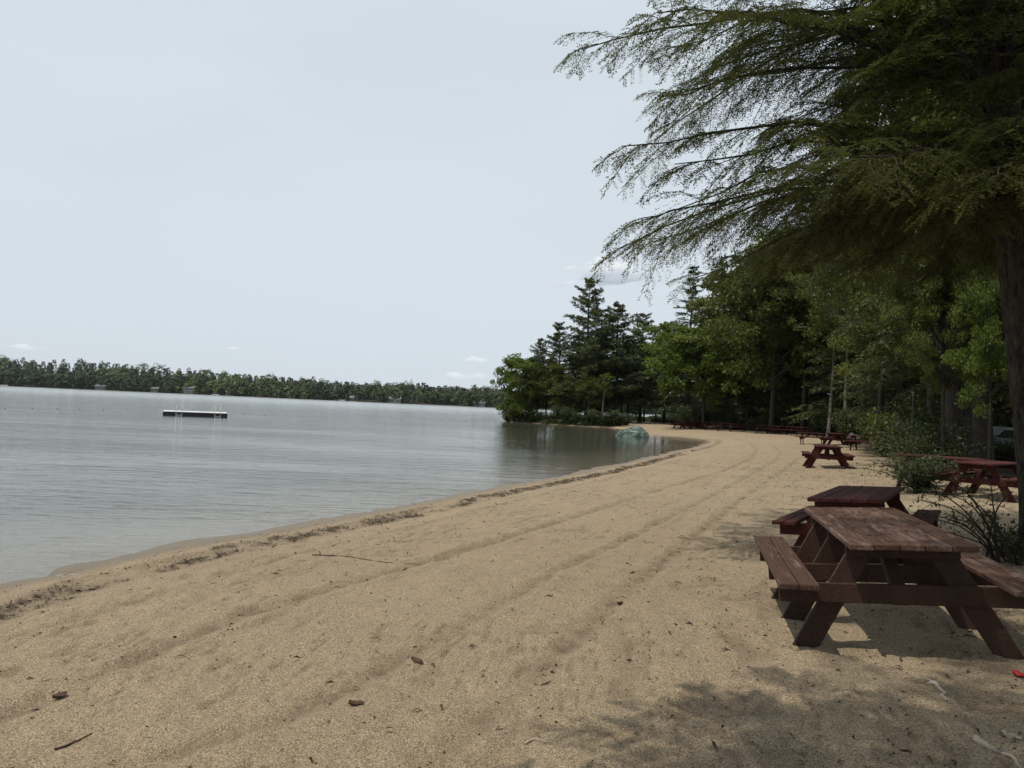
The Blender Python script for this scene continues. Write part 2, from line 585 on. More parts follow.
# ------------------------------------------------------------------ tree generators (each returns meshes, origin at the base)
def wobble_line(H, K, amp, rng, lean=(0, 0)):
    zz = np.linspace(0, 1, K)
    off = np.cumsum(rng.normal(0, amp, (K, 2)), 0) * zz[:, None]
    P = np.zeros((K, 3))
    P[:, 0] = off[:, 0] + lean[0] * zz * H
    P[:, 1] = off[:, 1] + lean[1] * zz * H
    P[:, 2] = zz * H
    P[0, 2] = -.25
    return P


def conifer(name, seed, H, cb, R, nb, rad, prof, rise, droop, twigs, tl, q, lL, lW, leafmat, barkmat, flat=.35, lean=(0, 0), dead=0, whorl=0):
    rng = np.random.default_rng(seed)
    TP = wobble_line(H, 12, H * .004, rng, lean)
    TR = rad * (1 - np.linspace(0, 1, 12)) ** .8 + .015
    TR[0] *= 1.35
    parts = [tubes(TP[None], TR[None], 10)]
    t = ((np.arange(nb) + rng.uniform(0, 1, nb)) / nb) ** .9
    if whorl:
        t = np.clip((np.floor(t * whorl) + .5) / whorl + rng.normal(0, .28 / whorl, nb), 0, .99)
    z = H * (cb + (1 - cb) * t * .985)
    az = np.arange(nb) * 2.39996 + rng.normal(0, .5, nb)
    L = R * prof(t) * rng.uniform(.42, 1.15, nb)
    e = rise(t) + rng.normal(0, .1, nb)
    K = 6
    u = np.linspace(0, 1, K)
    hor = np.stack([np.cos(az), np.sin(az), az * 0], -1)
    base = np.stack([np.interp(z, TP[:, 2], TP[:, 0]), np.interp(z, TP[:, 2], TP[:, 1]), z], -1)
    side = np.stack([-np.sin(az), np.cos(az), az * 0], -1)
    bend = rng.normal(0, .12, nb)
    P = base[:, None] + hor[:, None] * (L[:, None] * u * np.cos(e)[:, None])[..., None]
    P = P + side[:, None] * (L[:, None] * bend[:, None] * u ** 2)[..., None]
    P[..., 2] += L[:, None] * (np.tan(e)[:, None] * u * .9 - droop * u ** 2.2)
    br = (.012 + .012 * L)[:, None] * (1 - .85 * u)
    parts.append(tubes(P, br, 4))
    if dead:
        zd = rng.uniform(.1, 1, dead) * H * cb
        ad = rng.uniform(0, 6.28, dead)
        ld = rng.uniform(.25, .6, dead) * R
        Pd = np.zeros((dead, 3, 3))
        for k, uu in enumerate((0, .5, 1)):
            Pd[:, k, 0] = np.cos(ad) * ld * uu
            Pd[:, k, 1] = np.sin(ad) * ld * uu
            Pd[:, k, 2] = zd - .12 * ld * uu
        parts.append(tubes(Pd, np.repeat([[.02, .013, .005]], dead, 0), 3))
    # side twigs
    M_ = twigs
    ub = (np.arange(M_) + rng.uniform(0, 1, (nb, M_))) / M_
    ub = .12 + .88 * ub
    fi = ub * (K - 1)
    i0 = np.clip(fi.astype(int), 0, K - 2)
    fr = (fi - i0)[..., None]
    ar = np.arange(nb)[:, None]
    c = P[ar, i0] * (1 - fr) + P[ar, i0 + 1] * fr
    tg = norm(P[ar, i0 + 1] - P[ar, i0])
    sg = np.where(np.arange(M_) % 2, 1.0, -1.0)[None, :, None]
    td = norm(tg * .75 + side[:, None] * sg * .9 + rng.normal(0, flat * .6, c.shape) + np.array([0, 0, -.12]))
    tlen = L[:, None] * tl * (1.15 - .75 * ub) * rng.uniform(.6, 1.25, ub.shape) + .08
    c, td, tlen = c.reshape(-1, 3), td.reshape(-1, 3), tlen.reshape(-1)
    # leaf blades on the twigs
    n = len(c)
    uq = (np.arange(q) + rng.uniform(0, 1, (n, q))) / q
    pos = c[:, None] + td[:, None] * (tlen[:, None] * uq)[..., None]
    pos[..., 2] -= tlen[:, None] * .18 * uq ** 2
    up = norm(np.array([0, 0, 1.0]) + rng.normal(0, flat, (n, q, 3)))
    sd = norm(np.cross(np.broadcast_to(td[:, None], up.shape), up)) * np.where(np.arange(q) % 2, 1.0, -1.0)[None, :, None]
    ld = norm(td[:, None] * .8 + sd * .75 + rng.normal(0, .25, up.shape))
    sc = rng.uniform(.65, 1.3, (n, q)) * (1 - .35 * uq) * np.repeat(np.clip(.45 + .75 * L / R, 0, 1), M_)[:, None]
    V, F = leaves(pos.reshape(-1, 3), ld.reshape(-1, 3), up.reshape(-1, 3), (lL * sc).ravel(), (lW * sc).ravel())
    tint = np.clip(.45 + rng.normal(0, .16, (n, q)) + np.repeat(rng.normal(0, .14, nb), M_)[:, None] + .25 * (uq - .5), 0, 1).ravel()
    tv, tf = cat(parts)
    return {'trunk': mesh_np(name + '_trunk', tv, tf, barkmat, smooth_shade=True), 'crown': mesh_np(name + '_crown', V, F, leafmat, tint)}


def broadleaf(name, seed, H, cb, R, nlimb, ncl, nleaf, rad, lL, lW, leafmat, barkmat, flat=.45, clr=.16, lean=(0, 0), trunk_top=.8):
    rng = np.random.default_rng(seed)
    TP = wobble_line(H * trunk_top, 10, H * .006, rng, lean)
    TR = rad * (1 - .85 * np.linspace(0, 1, 10)) + .01
    TR[0] *= 1.4
    parts = [tubes(TP[None], TR[None], 10)]
    lt = np.sort(rng.uniform(0, 1, nlimb))
    z0 = H * (cb * .9 + (trunk_top - cb * .9) * lt * .95)
    az = np.arange(nlimb) * 2.39996 + rng.normal(0, .4, nlimb)
    base = np.stack([np.interp(z0, TP[:, 2], TP[:, 0]), np.interp(z0, TP[:, 2], TP[:, 1]), z0], -1)
    reach = R * (np.sin(np.pi * (.22 + .70 * lt)) ** .8) * rng.uniform(.7, 1.15, nlimb)
    top = np.minimum(z0 + reach * rng.uniform(.15, .75, nlimb) + (H - z0) * .35 * lt, H * .97)
    tip = base + np.stack([np.cos(az) * reach, np.sin(az) * reach, top - z0], -1)
    K = 6
    u = np.linspace(0, 1, K)
    P = base[:, None] * (1 - u)[None, :, None] + tip[:, None] * u[None, :, None]
    P[..., 2] += (reach[:, None] * .16) * np.sin(np.pi * u)
    P[:, 1:-1] += rng.normal(0, .05, (nlimb, K - 2, 3)) * reach[:, None, None]
    parts.append(tubes(P, (rad * .42 * (reach / R))[:, None] * (1 - .85 * u) + .008, 5))
    # leaf clumps round the outer parts of the limbs
    uc = rng.uniform(.35, 1.05, (nlimb, ncl))
    fi = np.clip(uc, 0, 1) * (K - 1)
    i0 = np.clip(fi.astype(int), 0, K - 2)
    fr = (fi - i0)[..., None]
    ar = np.arange(nlimb)[:, None]
    on = P[ar, i0] * (1 - fr) + P[ar, i0 + 1] * fr
    cc = on + rng.normal(0, .17, on.shape) * R * np.array([1, 1, .6]) * (.5 + .6 * uc)[..., None]
    cc, on = cc.reshape(-1, 3), on.reshape(-1, 3)
    n = len(cc)
    mid = (cc + on) / 2 + rng.normal(0, .03, cc.shape) * R
    parts.append(tubes(np.stack([on, mid, cc], 1), np.repeat([[.022, .014, .006]], n, 0) * (rad / .2 + .3), 3))
    rc = R * clr * rng.uniform(.6, 1.4, n)
    dirn = norm(rng.normal(0, 1, (n, nleaf, 3)))
    rr = rng.uniform(.15, 1, (n, nleaf)) ** .6
    pos = cc[:, None] + dirn * (rr * rc[:, None])[..., None] * np.array([1, 1, .5])
    up = norm(np.array([0, 0, 1.0]) + rng.normal(0, flat, pos.shape))
    ld = norm(dirn * .7 + rng.normal(0, .6, pos.shape) + np.array([0, 0, -.25]))
    sc = rng.uniform(.6, 1.3, (n, nleaf))
    V, F = leaves(pos.reshape(-1, 3), ld.reshape(-1, 3), up.reshape(-1, 3), (lL * sc).ravel(), (lW * sc).ravel())
    tint = np.clip(.45 + rng.normal(0, .18, (n, nleaf)) + rng.normal(0, .15, n)[:, None], 0, 1).ravel()
    tv, tf = cat(parts)
    return {'trunk': mesh_np(name + '_trunk', tv, tf, barkmat, smooth_shade=True), 'crown': mesh_np(name + '_crown', V, F, leafmat, tint)}


def shrub(name, seed, H, R, nst, nleaf, lL, lW, leafmat):
    rng = np.random.default_rng(seed)
    az = rng.uniform(0, 6.28, nst)
    ht = H * rng.uniform(.45, 1.05, nst)
    sp = R * rng.uniform(.25, 1.0, nst)
    K = 5
    u = np.linspace(0, 1, K)
    P = np.zeros((nst, K, 3))
    P[..., 0] = (np.cos(az) * sp)[:, None] * u ** 1.4 + rng.normal(0, .04 * R, (nst, K)) * u
    P[..., 1] = (np.sin(az) * sp)[:, None] * u ** 1.4 + rng.normal(0, .04 * R, (nst, K)) * u
    P[..., 2] = ht[:, None] * np.sin(u * 1.5) - .08 * (1 - u)
    st = tubes(P, np.repeat([.014 * (1 - .8 * u) + .002], nst, 0) * (H / 1.2), 4)
    uc = rng.uniform(.12, 1.0, (nst, nleaf))
    fi = uc * (K - 1)
    i0 = np.clip(fi.astype(int), 0, K - 2)
    fr = (fi - i0)[..., None]
    ar = np.arange(nst)[:, None]
    on = P[ar, i0] * (1 - fr) + P[ar, i0 + 1] * fr
    dr = norm(rng.normal(0, 1, on.shape) * np.array([1, 1, .5]))
    pos = on + dr * rng.uniform(.02, .24, (nst, nleaf, 1)) * R * .9
    up = norm(np.array([0, 0, 1.0]) + rng.normal(0, .5, on.shape))
    sc = rng.uniform(.6, 1.35, uc.shape)
    V, F = leaves(pos.reshape(-1, 3), (dr + rng.normal(0, .4, dr.shape)).reshape(-1, 3), up.reshape(-1, 3), (lL * sc).ravel(), (lW * sc).ravel())
    tint = np.clip(.4 + rng.normal(0, .2, uc.shape) + rng.normal(0, .12, nst)[:, None] + .2 * (uc - .5), 0, 1).ravel()
    return {'stems': mesh_np(name + '_stems', *st, M['twig'], smooth_shade=True), 'leaves': mesh_np(name + '_leaves', V, F, leafmat, tint)}


def plant_tree(kind, meshes, loc, label, catname='tree', group=None, rz=0.0, scale=1.0):
    r = root(kind, loc, label, catname, group, rz, scale)
    for k, me in meshes.items():
        link({'trunk': 'trunk', 'crown': 'crown', 'stems': 'stem', 'leaves': 'foliage'}[k], me, r)
    return r


# ------------------------------------------------------------------ the big near hemlock
def near_hemlock():
    rng = np.random.default_rng(12)
    H = 17.0
    K = 260
    S = 150
    zz = np.linspace(-.3, H, K)
    cx = -.150 * zz + .05 * np.sin(zz * .55) + .004 * zz ** 2
    cy = .02 * zz + .05 * np.sin(zz * .4 + 1)
    rad = .205 * (1 - np.clip(zz, 0, H) / H) ** .75 + .02 + .13 * np.exp(-np.clip(zz + .1, 0, 9) / .25)
    ang = np.linspace(0, 2 * np.pi, S, endpoint=False)
    A, Z = np.meshgrid(ang, zz)
    ridg = np.abs(fbm(A * 5.0 + .5 * fbm(A * 3, Z * 2, 5, 2), Z * 3.4, 7, 3) - .5) * 2
    flare = 1 + .22 * np.exp(-np.clip(Z, 0, 9) / .3) * np.cos(A * 5 + .5)
    rr = rad[:, None] * flare + (.075 * (np.minimum(ridg, .4) - .22)) * np.clip(rad[:, None] / .25, .1, 1)
    # wrap seam: blend
    V = np.stack([cx[:, None] + rr * np.cos(A), cy[:, None] + rr * np.sin(A), Z], -1).reshape(-1, 3)
    idx = np.arange(K * S).reshape(K, S)
    nx = np.roll(idx, -1, axis=1)
    F = np.stack([idx[:-1], nx[:-1], nx[1:], idx[1:]], -1).reshape(-1, 4)
    trunk = mesh_np('hemlock_trunk', V, F, M['bark'], smooth_shade=True)

    def axis(z):
        return np.stack([np.interp(z, zz, cx), np.interp(z, zz, cy), z], -1)
    # limbs: (z, azimuth) - denser towards the lake
    NB = 180
    t = np.sort(rng.uniform(0, 1, NB) ** 2.0)
    z = 3.95 + 9.5 * t
    az = np.arange(NB) * 2.39996 + rng.normal(0, .35, NB)
    lakeward = .5 - .5 * np.cos(az)           # 1 when pointing to -x
    L = (4.15 * (1 - t) ** .55 + .55) * rng.uniform(.45, 1.06, NB) * (.82 + .18 * lakeward) * (.92 + .12 * smooth(.02, .16, t))
    e = np.radians(7 + 26 * t + rng.normal(0, 7, NB))
    k_ = slice(60, 60 + 14)
    z[k_] = np.linspace(4.05, 7.2, 14)
    az[k_] = np.pi + rng.uniform(-.55, .55, 14)
    L[k_] = rng.uniform(3.75, 4.25, 14)
    e[k_] = np.radians(np.linspace(3, 22, 14))
    Kb = 10
    u = np.linspace(0, 1, Kb)
    hor = np.stack([np.cos(az), np.sin(az), az * 0], -1)
    side = np.stack([-np.sin(az), np.cos(az), az * 0], -1)
    bend = np.clip(rng.normal(0, .10, NB), -.15, .15)
    P = axis(z)[:, None] + hor[:, None] * (L[:, None] * u)[..., None] + side[:, None] * (L[:, None] * bend[:, None] * u ** 2)[..., None]
    P[..., 2] += L[:, None] * (np.tan(e)[:, None] * u - .20 * u ** 2.4)
    P += np.cumsum(rng.normal(0, .012, P.shape), 1) * L[:, None, None]
    br = (.006 + .0062 * L)[:, None] * (1 - .88 * u) + .002
    wood = [tubes(P, br, 6)]
    # side branches
    NS = 26
    ub = .10 + .90 * (np.arange(NS) + rng.uniform(0, 1, (NB, NS))) / NS
    fi = ub * (Kb - 1)
    i0 = np.clip(fi.astype(int), 0, Kb - 2)
    fr = (fi - i0)[..., None]
    ar = np.arange(NB)[:, None]
    c = P[ar, i0] * (1 - fr) + P[ar, i0 + 1] * fr
    tg = norm(P[ar, i0 + 1] - P[ar, i0])
    sg = np.where(np.arange(NS) % 2, 1.0, -1.0)[None, :, None]
    sd = norm(np.cross(tg, np.array([0, 0, 1.0]))) * sg
    dr = norm(tg * .75 + sd * .75 + rng.normal(0, .16, c.shape) + np.array([0, 0, -.06]))
    sl = (.34 + L[:, None] * .20) * (1.12 - .70 * ub) * rng.uniform(.55, 1.25, ub.shape) + .10
    sl *= np.where(ub < .3, .7, 1)
    c, dr, sl = c.reshape(-1, 3), dr.reshape(-1, 3), sl.reshape(-1)
    keep = rng.uniform(0, 1, len(c)) < .93
    c, dr, sl = c[keep], dr[keep], sl[keep]
    K2 = 6
    u2 = np.linspace(0, 1, K2)
    P2 = c[:, None] + dr[:, None] * (sl[:, None] * u2)[..., None]
    P2[..., 2] -= (sl[:, None] * rng.uniform(.08, .52, (len(c), 1))) * u2 ** 2
    P2 += np.cumsum(rng.normal(0, .018, P2.shape), 1) * sl[:, None, None]
    wood.append(tubes(P2, np.repeat([.0055 * (1 - .8 * u2) + .0012], len(c), 0), 3))
    # twigs
    NT_ = 14
    ut = .08 + .92 * (np.arange(NT_) + rng.uniform(0, 1, (len(c), NT_))) / NT_
    fi = ut * (K2 - 1)
    i0 = np.clip(fi.astype(int), 0, K2 - 2)
    fr = (fi - i0)[..., None]
    ar = np.arange(len(c))[:, None]
    c3 = P2[ar, i0] * (1 - fr) + P2[ar, i0 + 1] * fr
    tg = norm(P2[ar, i0 + 1] - P2[ar, i0])
    sg = np.where(np.arange(NT_) % 2, 1.0, -1.0)[None, :, None]
    sd = norm(np.cross(tg, np.array([0, 0, 1.0]))) * sg
    d3 = norm(tg * .85 + sd * .75 + rng.normal(0, .12, c3.shape) + np.array([0, 0, -.10]))
    l3 = (sl[:, None] * .46 * (1.1 - .85 * ut) * rng.uniform(.6, 1.25, ut.shape) + .05).reshape(-1)
    c3, d3 = c3.reshape(-1, 3), d3.reshape(-1, 3)
    lowboost = np.ones(len(c3), bool)
    # needles, two flat rows
    NN = 25
    un = (np.arange(NN) + rng.uniform(0, 1, (len(c3), NN))) / NN
    pos = c3[:, None] + d3[:, None] * (l3[:, None] * un)[..., None]
    pos[..., 2] -= l3[:, None] * .28 * un ** 2
    up = norm(np.array([0, 0, 1.0]) + rng.normal(0, .32, pos.shape))
    sg = np.where(np.arange(NN) % 2, 1.0, -1.0)[None, :, None]
    sd = norm(np.cross(np.broadcast_to(d3[:, None], up.shape), up)) * sg
    ld = norm(d3[:, None] * .55 + sd * .8)
    sc = rng.uniform(.7, 1.25, un.shape)
    V, F = leaves(pos.reshape(-1, 3), ld.reshape(-1, 3), up.reshape(-1, 3), (.036 * sc).ravel(), (.0128 * sc).ravel(), .04)
    tw = np.repeat(rng.normal(0, .13, len(c)), NT_)
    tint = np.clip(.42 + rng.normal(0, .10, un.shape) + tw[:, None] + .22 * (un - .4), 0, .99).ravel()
    wv, wf = cat(wood)
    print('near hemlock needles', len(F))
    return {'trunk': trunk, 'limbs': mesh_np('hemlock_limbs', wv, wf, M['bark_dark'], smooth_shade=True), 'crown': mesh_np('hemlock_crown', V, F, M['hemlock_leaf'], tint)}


# ------------------------------------------------------------------ picnic tables
def table_mat(name, paint, bare, wear):
    """painted planks, grain and wear run along Y; every plank a little different"""
    t = NT(name)
    co = t.coord('Object')
    g = t.noise(t.mapping(co, (46, 2.0, 46)), 1.0, 6, .65, .3)
    w = t.noise(t.mapping(co, (11, 2.6, 11)), 1.0, 6, .7, .6)
    f = t.noise(t.mapping(co, (95, 30, 95)), 1.0, 3, .7)
    sep = t.n('SeparateXYZ')
    t.t.links.new(co, sep.inputs[0])
    pl = t.n('TexWhiteNoise', noise_dimensions='1D')
    t.t.links.new(t.math('FLOOR', t.math('MULTIPLY', t.math('ADD', sep.outputs['X'], .370), 6.757)), pl.inputs['W'])
    c = t.ramp(g, [(.3, tuple(v * .60 for v in paint)), (.65, paint)])
    c = t.mix(t.math('MULTIPLY', pl.outputs['Value'], .35), c, tuple(v * 1.5 for v in paint))
    if wear:
        k = t.math('ADD', t.math('ADD', w, t.math('MULTIPLY', t.math('SUBTRACT', g, .5), .6)), t.math('MULTIPLY', t.math('SUBTRACT', pl.outputs['Value'], .5), .14))
        c = t.mix(t.ramp(k, [(.62 - wear, (0, 0, 0)), (.76 - wear * .6, (.8, .8, .8))]), c, bare)
    c = t.mix(t.ramp(f, [(.60, (0, 0, 0)), (.70, (.55, .55, .55))]), c, tuple(v * .35 for v in paint))
    h = t.math('ADD', g, t.math('MULTIPLY', f, .5))
    return t.done(t.principled(c, .78, t.bump(h, .6, .012), .18))


def make_table(name, mat, worn, L, ys, seed, parent_args, sx=.552):
    """mat on the frame, worn on the top and the seats"""
    rng = np.random.default_rng(seed)
    r = root(name, *parent_args)
    b = BB()
    W = .144
    for k in range(5):
        x0 = -.368 + k * (W + .004)
        dl = rng.uniform(-.008, .008)
        b.box(x0, x0 + W, -L / 2 + dl, L / 2 + rng.uniform(-.008, .008), .702, .740, .0018, rng)
    b.build('tabletop', worn, r, .006)
    for s in (-1, 1):
        b = BB()
        for k in range(2):
            x0 = sx + k * .124
            xa, xb = sorted((s * x0, s * (x0 + .120)))
            b.box(xa, xb, -L / 2 + rng.uniform(-.01, .01), L / 2 + rng.uniform(-.01, .01), .440, .478, .0018, rng)
        b.build('seat', worn, r, .006)
    for y in ys:
        yo = -.021 if y <= 0 else .021
        for s in (-1, 1):
            hw = .084
            xb, xt = s * .63, s * .215
            b = BB()
            p = [(xb - hw, y - .019, -.03), (xb + hw, y - .019, -.03), (xb + hw, y + .019, -.03), (xb - hw, y + .019, -.03)]
            q = [(xt - hw, y - .019, .699), (xt + hw, y - .019, .699), (xt + hw, y + .019, .699), (xt - hw, y + .019, .699)]
            b.prism(p + q).build('leg', mat, r, .003)
        y2 = y + (-.041 if y <= 0 else .041)
        BB().box(-sx - .223, sx + .223, y2 - .019, y2 + .019, .311, .437).build('seat_beam', mat, r, .004)
        BB().box(-.345, .345, y2 - .019, y2 + .019, .612, .699).build('top_cleat', mat, r, .004)
    ye = [ys[0], ys[-1]]
    for y, sgn in ((ye[0], 1), (ye[1], -1)):
        y0, y1 = y + sgn * .03, y + sgn * .50
        dz, = (.045,)
        b = BB()
        p = [(-.045, y0, .330 - dz), (.045, y0, .330 - dz), (.045, y0, .330 + dz), (-.045, y0, .330 + dz)]
        q = [(-.045, y1, .655 - dz), (.045, y1, .655 - dz), (.045, y1, .655 + dz), (-.045, y1, .655 + dz)]
        b.prism([p[0], p[1], q[1], q[0], p[3], p[2], q[2], q[3]]).build('brace', mat, r, .003)
    return r


def copy_thing(o, name=None):
    c = o.copy()
    COL.objects.link(c)
    for ch in o.children:
        d = ch.copy()
        COL.objects.link(d)
        d.parent = c
    return c


def build_tables():
    brown = table_mat('brown_paint', (.052, .029, .020), (.1, .07, .05), 0)
    brown_worn = table_mat('weathered_brown_paint', (.085, .046, .032), (.205, .140, .112), .12)
    red = table_mat('dark_red_paint', (.056, .015, .012), (.1, .07, .05), 0)
    red_worn = table_mat('faded_red_paint', (.066, .020, .017), (.12, .055, .045), .04)
    A = make_table('picnic_table', brown, brown_worn, 2.0, (-.68, 0, .68), 3,
                   ((2.80, 5.78, .41), 'large weathered brown picnic table littered with needles, closest to the water and camera', 'picnic table', 'picnic tables on the sand', math.radians(-13.6)))
    A.rotation_euler = (0, math.radians(-3.6), math.radians(-13.0))
    B = make_table('picnic_table', red, red_worn, 1.83, (-.60, .60), 4,
                   ((0, 0, 0), 'dark red picnic table directly behind the big weathered brown one', 'picnic table', 'picnic tables on the sand'), .50)
    z = gz(4.05, 9.0) - .03
    B.location = (4.02, 8.75, z)
    B.rotation_euler = (math.radians(.5), math.radians(-4.0), math.radians(-33))

    def place(px, py, yaw, label, sink=.03, tilt=0.0):
        g = ground(px, py)
        c = copy_thing(B)
        c.location = (g[0], g[1], g[2] - sink)
        c.rotation_euler = (0, math.radians(tilt), math.radians(yaw))
        c['label'] = label
        return c
    place(826.5, 467, -17, 'dark red picnic table alone on open sand in front of a cluster of three')
    place(812, 444.2, 62, 'dark red picnic table at the lake end of the three under the birches')
    place(836, 445, -10, 'dark red picnic table in the middle of the three under the birches')
    place(866, 450, 52, 'dark red picnic table at the bush end of the three, beside a grey boulder')
    place(990, 497, -52, 'dark red picnic table half hidden by the thick hemlock trunk')
    place(937, 487, 40, 'reddish picnic table mostly hidden behind the leafy bush, only plank ends showing')
    far = 'far dark red picnic table in the row along the shady wood edge'
    for px, py, yaw in ((682, 428.2, 20), (691, 428.6, 75), (699, 428.9, 40), (712, 430, 80), (724, 430.8, 80), (737, 431.6, 78), (764, 433.6, 75), (777, 434.2, 15), (789, 434.8, 72), (800, 435.6, 60)):
        place(px, py, yaw, far)
    g = ground(636, 422.6)
    c = place(636, 422.6, 80, 'far brown picnic table at the start of the shaded path beyond the teal boulder')
    return A


# ------------------------------------------------------------------ boulders
def boulder(name, size, seed, mat, loc, label, rz=0.0, facet=.62, group=None):
    bm = bmesh.new()
    bmesh.ops.create_icosphere(bm, subdivisions=5, radius=1)
    rng = np.random.default_rng(seed)
    V = np.array([v.co[:] for v in bm.verts])
    pl = norm(rng.normal(0, 1, (13, 3)))
    h = rng.uniform(.50, .90, 13)
    for p, hh in zip(pl, h):                       # cut facets
        d = V @ p
        V = V - np.where(d > hh, (d - hh) * facet * 1.6, 0)[:, None] * p
    nz = fbm(V[:, 0] * 2.2 + V[:, 2], V[:, 1] * 2.2 - V[:, 2] * .7, seed, 4) - .5
    nz2 = fbm(V[:, 0] * 6 + V[:, 2] * 3, V[:, 1] * 6 - V[:, 2] * 4, seed + 9, 3) - .5
    V = V * (1 + .40 * nz + .20 * nz2)[:, None]
    V = V * np.array(size)
    for v, c in zip(bm.verts, V):
        v.co = c
    me = bpy.data.meshes.new(name)
    bm.to_mesh(me)
    bm.free()
    me.materials.append(mat)
    o = link(name, me, loc=loc)
    o.rotation_euler = (0, 0, rz)
    return tag(o, label, 'boulder', group)


def build_rocks():
    t = NT('teal_boulder')
    co = t.coord('Object')
    a = t.noise(t.mapping(co, (1.2, 1.2, 3)), 1.5, 6, .65, 1.2)
    b = t.noise(co, 6.0, 5, .65)
    c = t.ramp(a, [(.30, (.035, .070, .056)), (.46, (.095, .150, .128)), (.57, (.19, .25, .222)), (.70, (.38, .42, .39))])
    c = t.mix(t.ramp(b, [(.55, (0, 0, 0)), (.7, (.7, .7, .7))]), c, (.05, .085, .065))
    teal = t.done(t.principled(c, .7, t.bump(t.math('ADD', a, b), 1.0, .16)))
    g = at(631, 436.8, 0)
    o = boulder('shore_boulder', (1.42, 1.0, .86), 6, teal, (g[0], g[1] + .6, .02), 'big teal green boulder at the water edge by the end of the sand', .2)
    V = o.data.vertices
    for v in V:                                     # low tapering lake end, high landward end
        k = (v.co.x + 1.4) / 2.8
        v.co.z *= .42 + .70 * min(1, max(0, k) * 1.35)
    t = NT('grey_rock')
    co = t.coord('Object')
    a = t.noise(co, 2.2, 6, .65)
    c = t.ramp(a, [(.3, (.11, .105, .095)), (.55, (.24, .23, .21)), (.75, (.38, .37, .345))])
    grey = t.done(t.principled(c, .9, t.bump(a, .8, .1)))
    for px, py, sz, sd, lab in ((527, 421.5, (1.1, .8, .75), 3, 'dark grey rock at the tip of the wooded point'),
                                (552.5, 422.5, (1.25, .9, 1.15), 8, 'pale grey boulder leaning at the shore of the wooded point'),
                                (566, 424, (.8, .7, .5), 11, 'low grey stone right of the pale boulder on the wooded point'),
                                (605, 427, (.7, .7, .5), 12, 'small grey stone at the shore between birch and teal boulder')):
        g = at(px, py, 0)
        boulder('boulder', sz, sd, grey, (g[0], g[1] + .9, .12), lab, sd)
    dgrey = plain('dark_grey_rock', (.085, .08, .072), .9, .35, 3.0)
    g = ground(858, 445)
    boulder('boulder', (.7, .55, .55), 21, dgrey, (g[0] + .1, g[1] + .9, g[2] + .1), 'grey boulder beside the clustered picnic tables', .4)


# ------------------------------------------------------------------ lake things
def build_raft():
    white = plain('raft_deck', (.62, .62, .60), .6, .15, 3.0)
    dark = plain('raft_skirt', (.018, .020, .022), .6, .3, 2.0)
    alu = plain('raft_ladder', (.50, .52, .53), .35, .05, 3, .5, .3)
    c = at(195.5, 416.3, 0)
    b, a = at_depth(228, 417, c[1]), at_depth(163, 414, c[1])
    Lx = float(b[0] - a[0]) * .93
    r = root('swim_raft', (c[0] * 1.026, c[1] * 1.026, 0), 'flat swim raft with dark sides and two white ladders out on the lake', 'swim raft', None, math.atan2(-c[0], c[1]))
    bx = BB()
    n = 16
    for k in range(n):
        x0 = -Lx / 2 + k * Lx / n
        bx.box(x0, x0 + Lx / n - .012, -1.6, 1.6, .285, .325)
    bx.build('deck', white, r, .004)
    BB().box(-Lx / 2 + .02, Lx / 2 - .02, -1.58, 1.58, -.15, .283).build('float_body', dark, r, .01)
    for lx in (-Lx / 2 + .205 * Lx + .2, Lx / 2 - .20 * Lx + .2):
        ang = np.linspace(0, math.pi, 9)
        hoops = []
        for dx in (-.21, .21):
            P = [(dx, -1.68, -.5), (dx, -1.68, .5)] + [(dx, -1.42 - .26 * math.cos(q), .62 + .18 * math.sin(q)) for q in ang] + [(dx, -1.16, .32)]
            hoops.append(P)
        V1, F1 = tubes(np.array(hoops), np.full((2, len(hoops[0])), .019), 8)
        rungs = np.array([[(-.21, -1.68, z), (.21, -1.68, z)] for z in (.30, .05, -.2)])
        V2, F2 = tubes(rungs, np.full((3, 2), .022), 6)
        V, F = cat([(V1, F1), (V2, F2)])
        V[:, 0] += lx
        link('ladder', mesh_np('ladder', V, F, alu, smooth_shade=True), r)


def lathe(profile, sides=16):
    pr = np.array(profile, float)
    a = np.arange(sides) * 2 * math.pi / sides
    V = np.stack([pr[:, None, 0] * np.cos(a), pr[:, None, 0] * np.sin(a), np.repeat(pr[:, 1:2], sides, 1)], -1)
    idx = np.arange(len(pr) * sides).reshape(len(pr), sides)
    nx = np.roll(idx, -1, 1)
    F = np.stack([idx[:-1], nx[:-1], nx[1:], idx[1:]], -1).reshape(-1, 4)
    return V.reshape(-1, 3), F


def build_buoys():
    mt = plain('buoy_float', (.24, .24, .25), .5, .2)
    pr = [(.001, -.1), (.055, -.085), (.09, -.03), (.095, .02), (.08, .075), (.045, .10), (.022, .115), (.022, .15), (.001, .152)]
    me = mesh_np('buoy', *lathe(pr), mt, smooth_shade=True)
    me.transform(Matrix.Scale(.75, 4))
    pts = [(5, 409), (32, 409), (57, 409.6), (79, 409.8), (103, 410), (127, 410.2), (243, 415), (264, 415.8), (321, 414.5), (347, 416), (368, 417.4), (391, 417.6), (401, 419.4), (418, 419), (442, 420.4), (466, 421.8)]
    for px, py in pts:
        g = at(px, py, 0)
        o = link('buoy', me, loc=(g[0], g[1], .02))
        tag(o, 'small dark float bobbing in the swim line on the lake', 'buoy', 'floats of the swim line')


# ------------------------------------------------------------------ far shore
def far_x(px):
    return at_depth(px, 395, 652)[0]


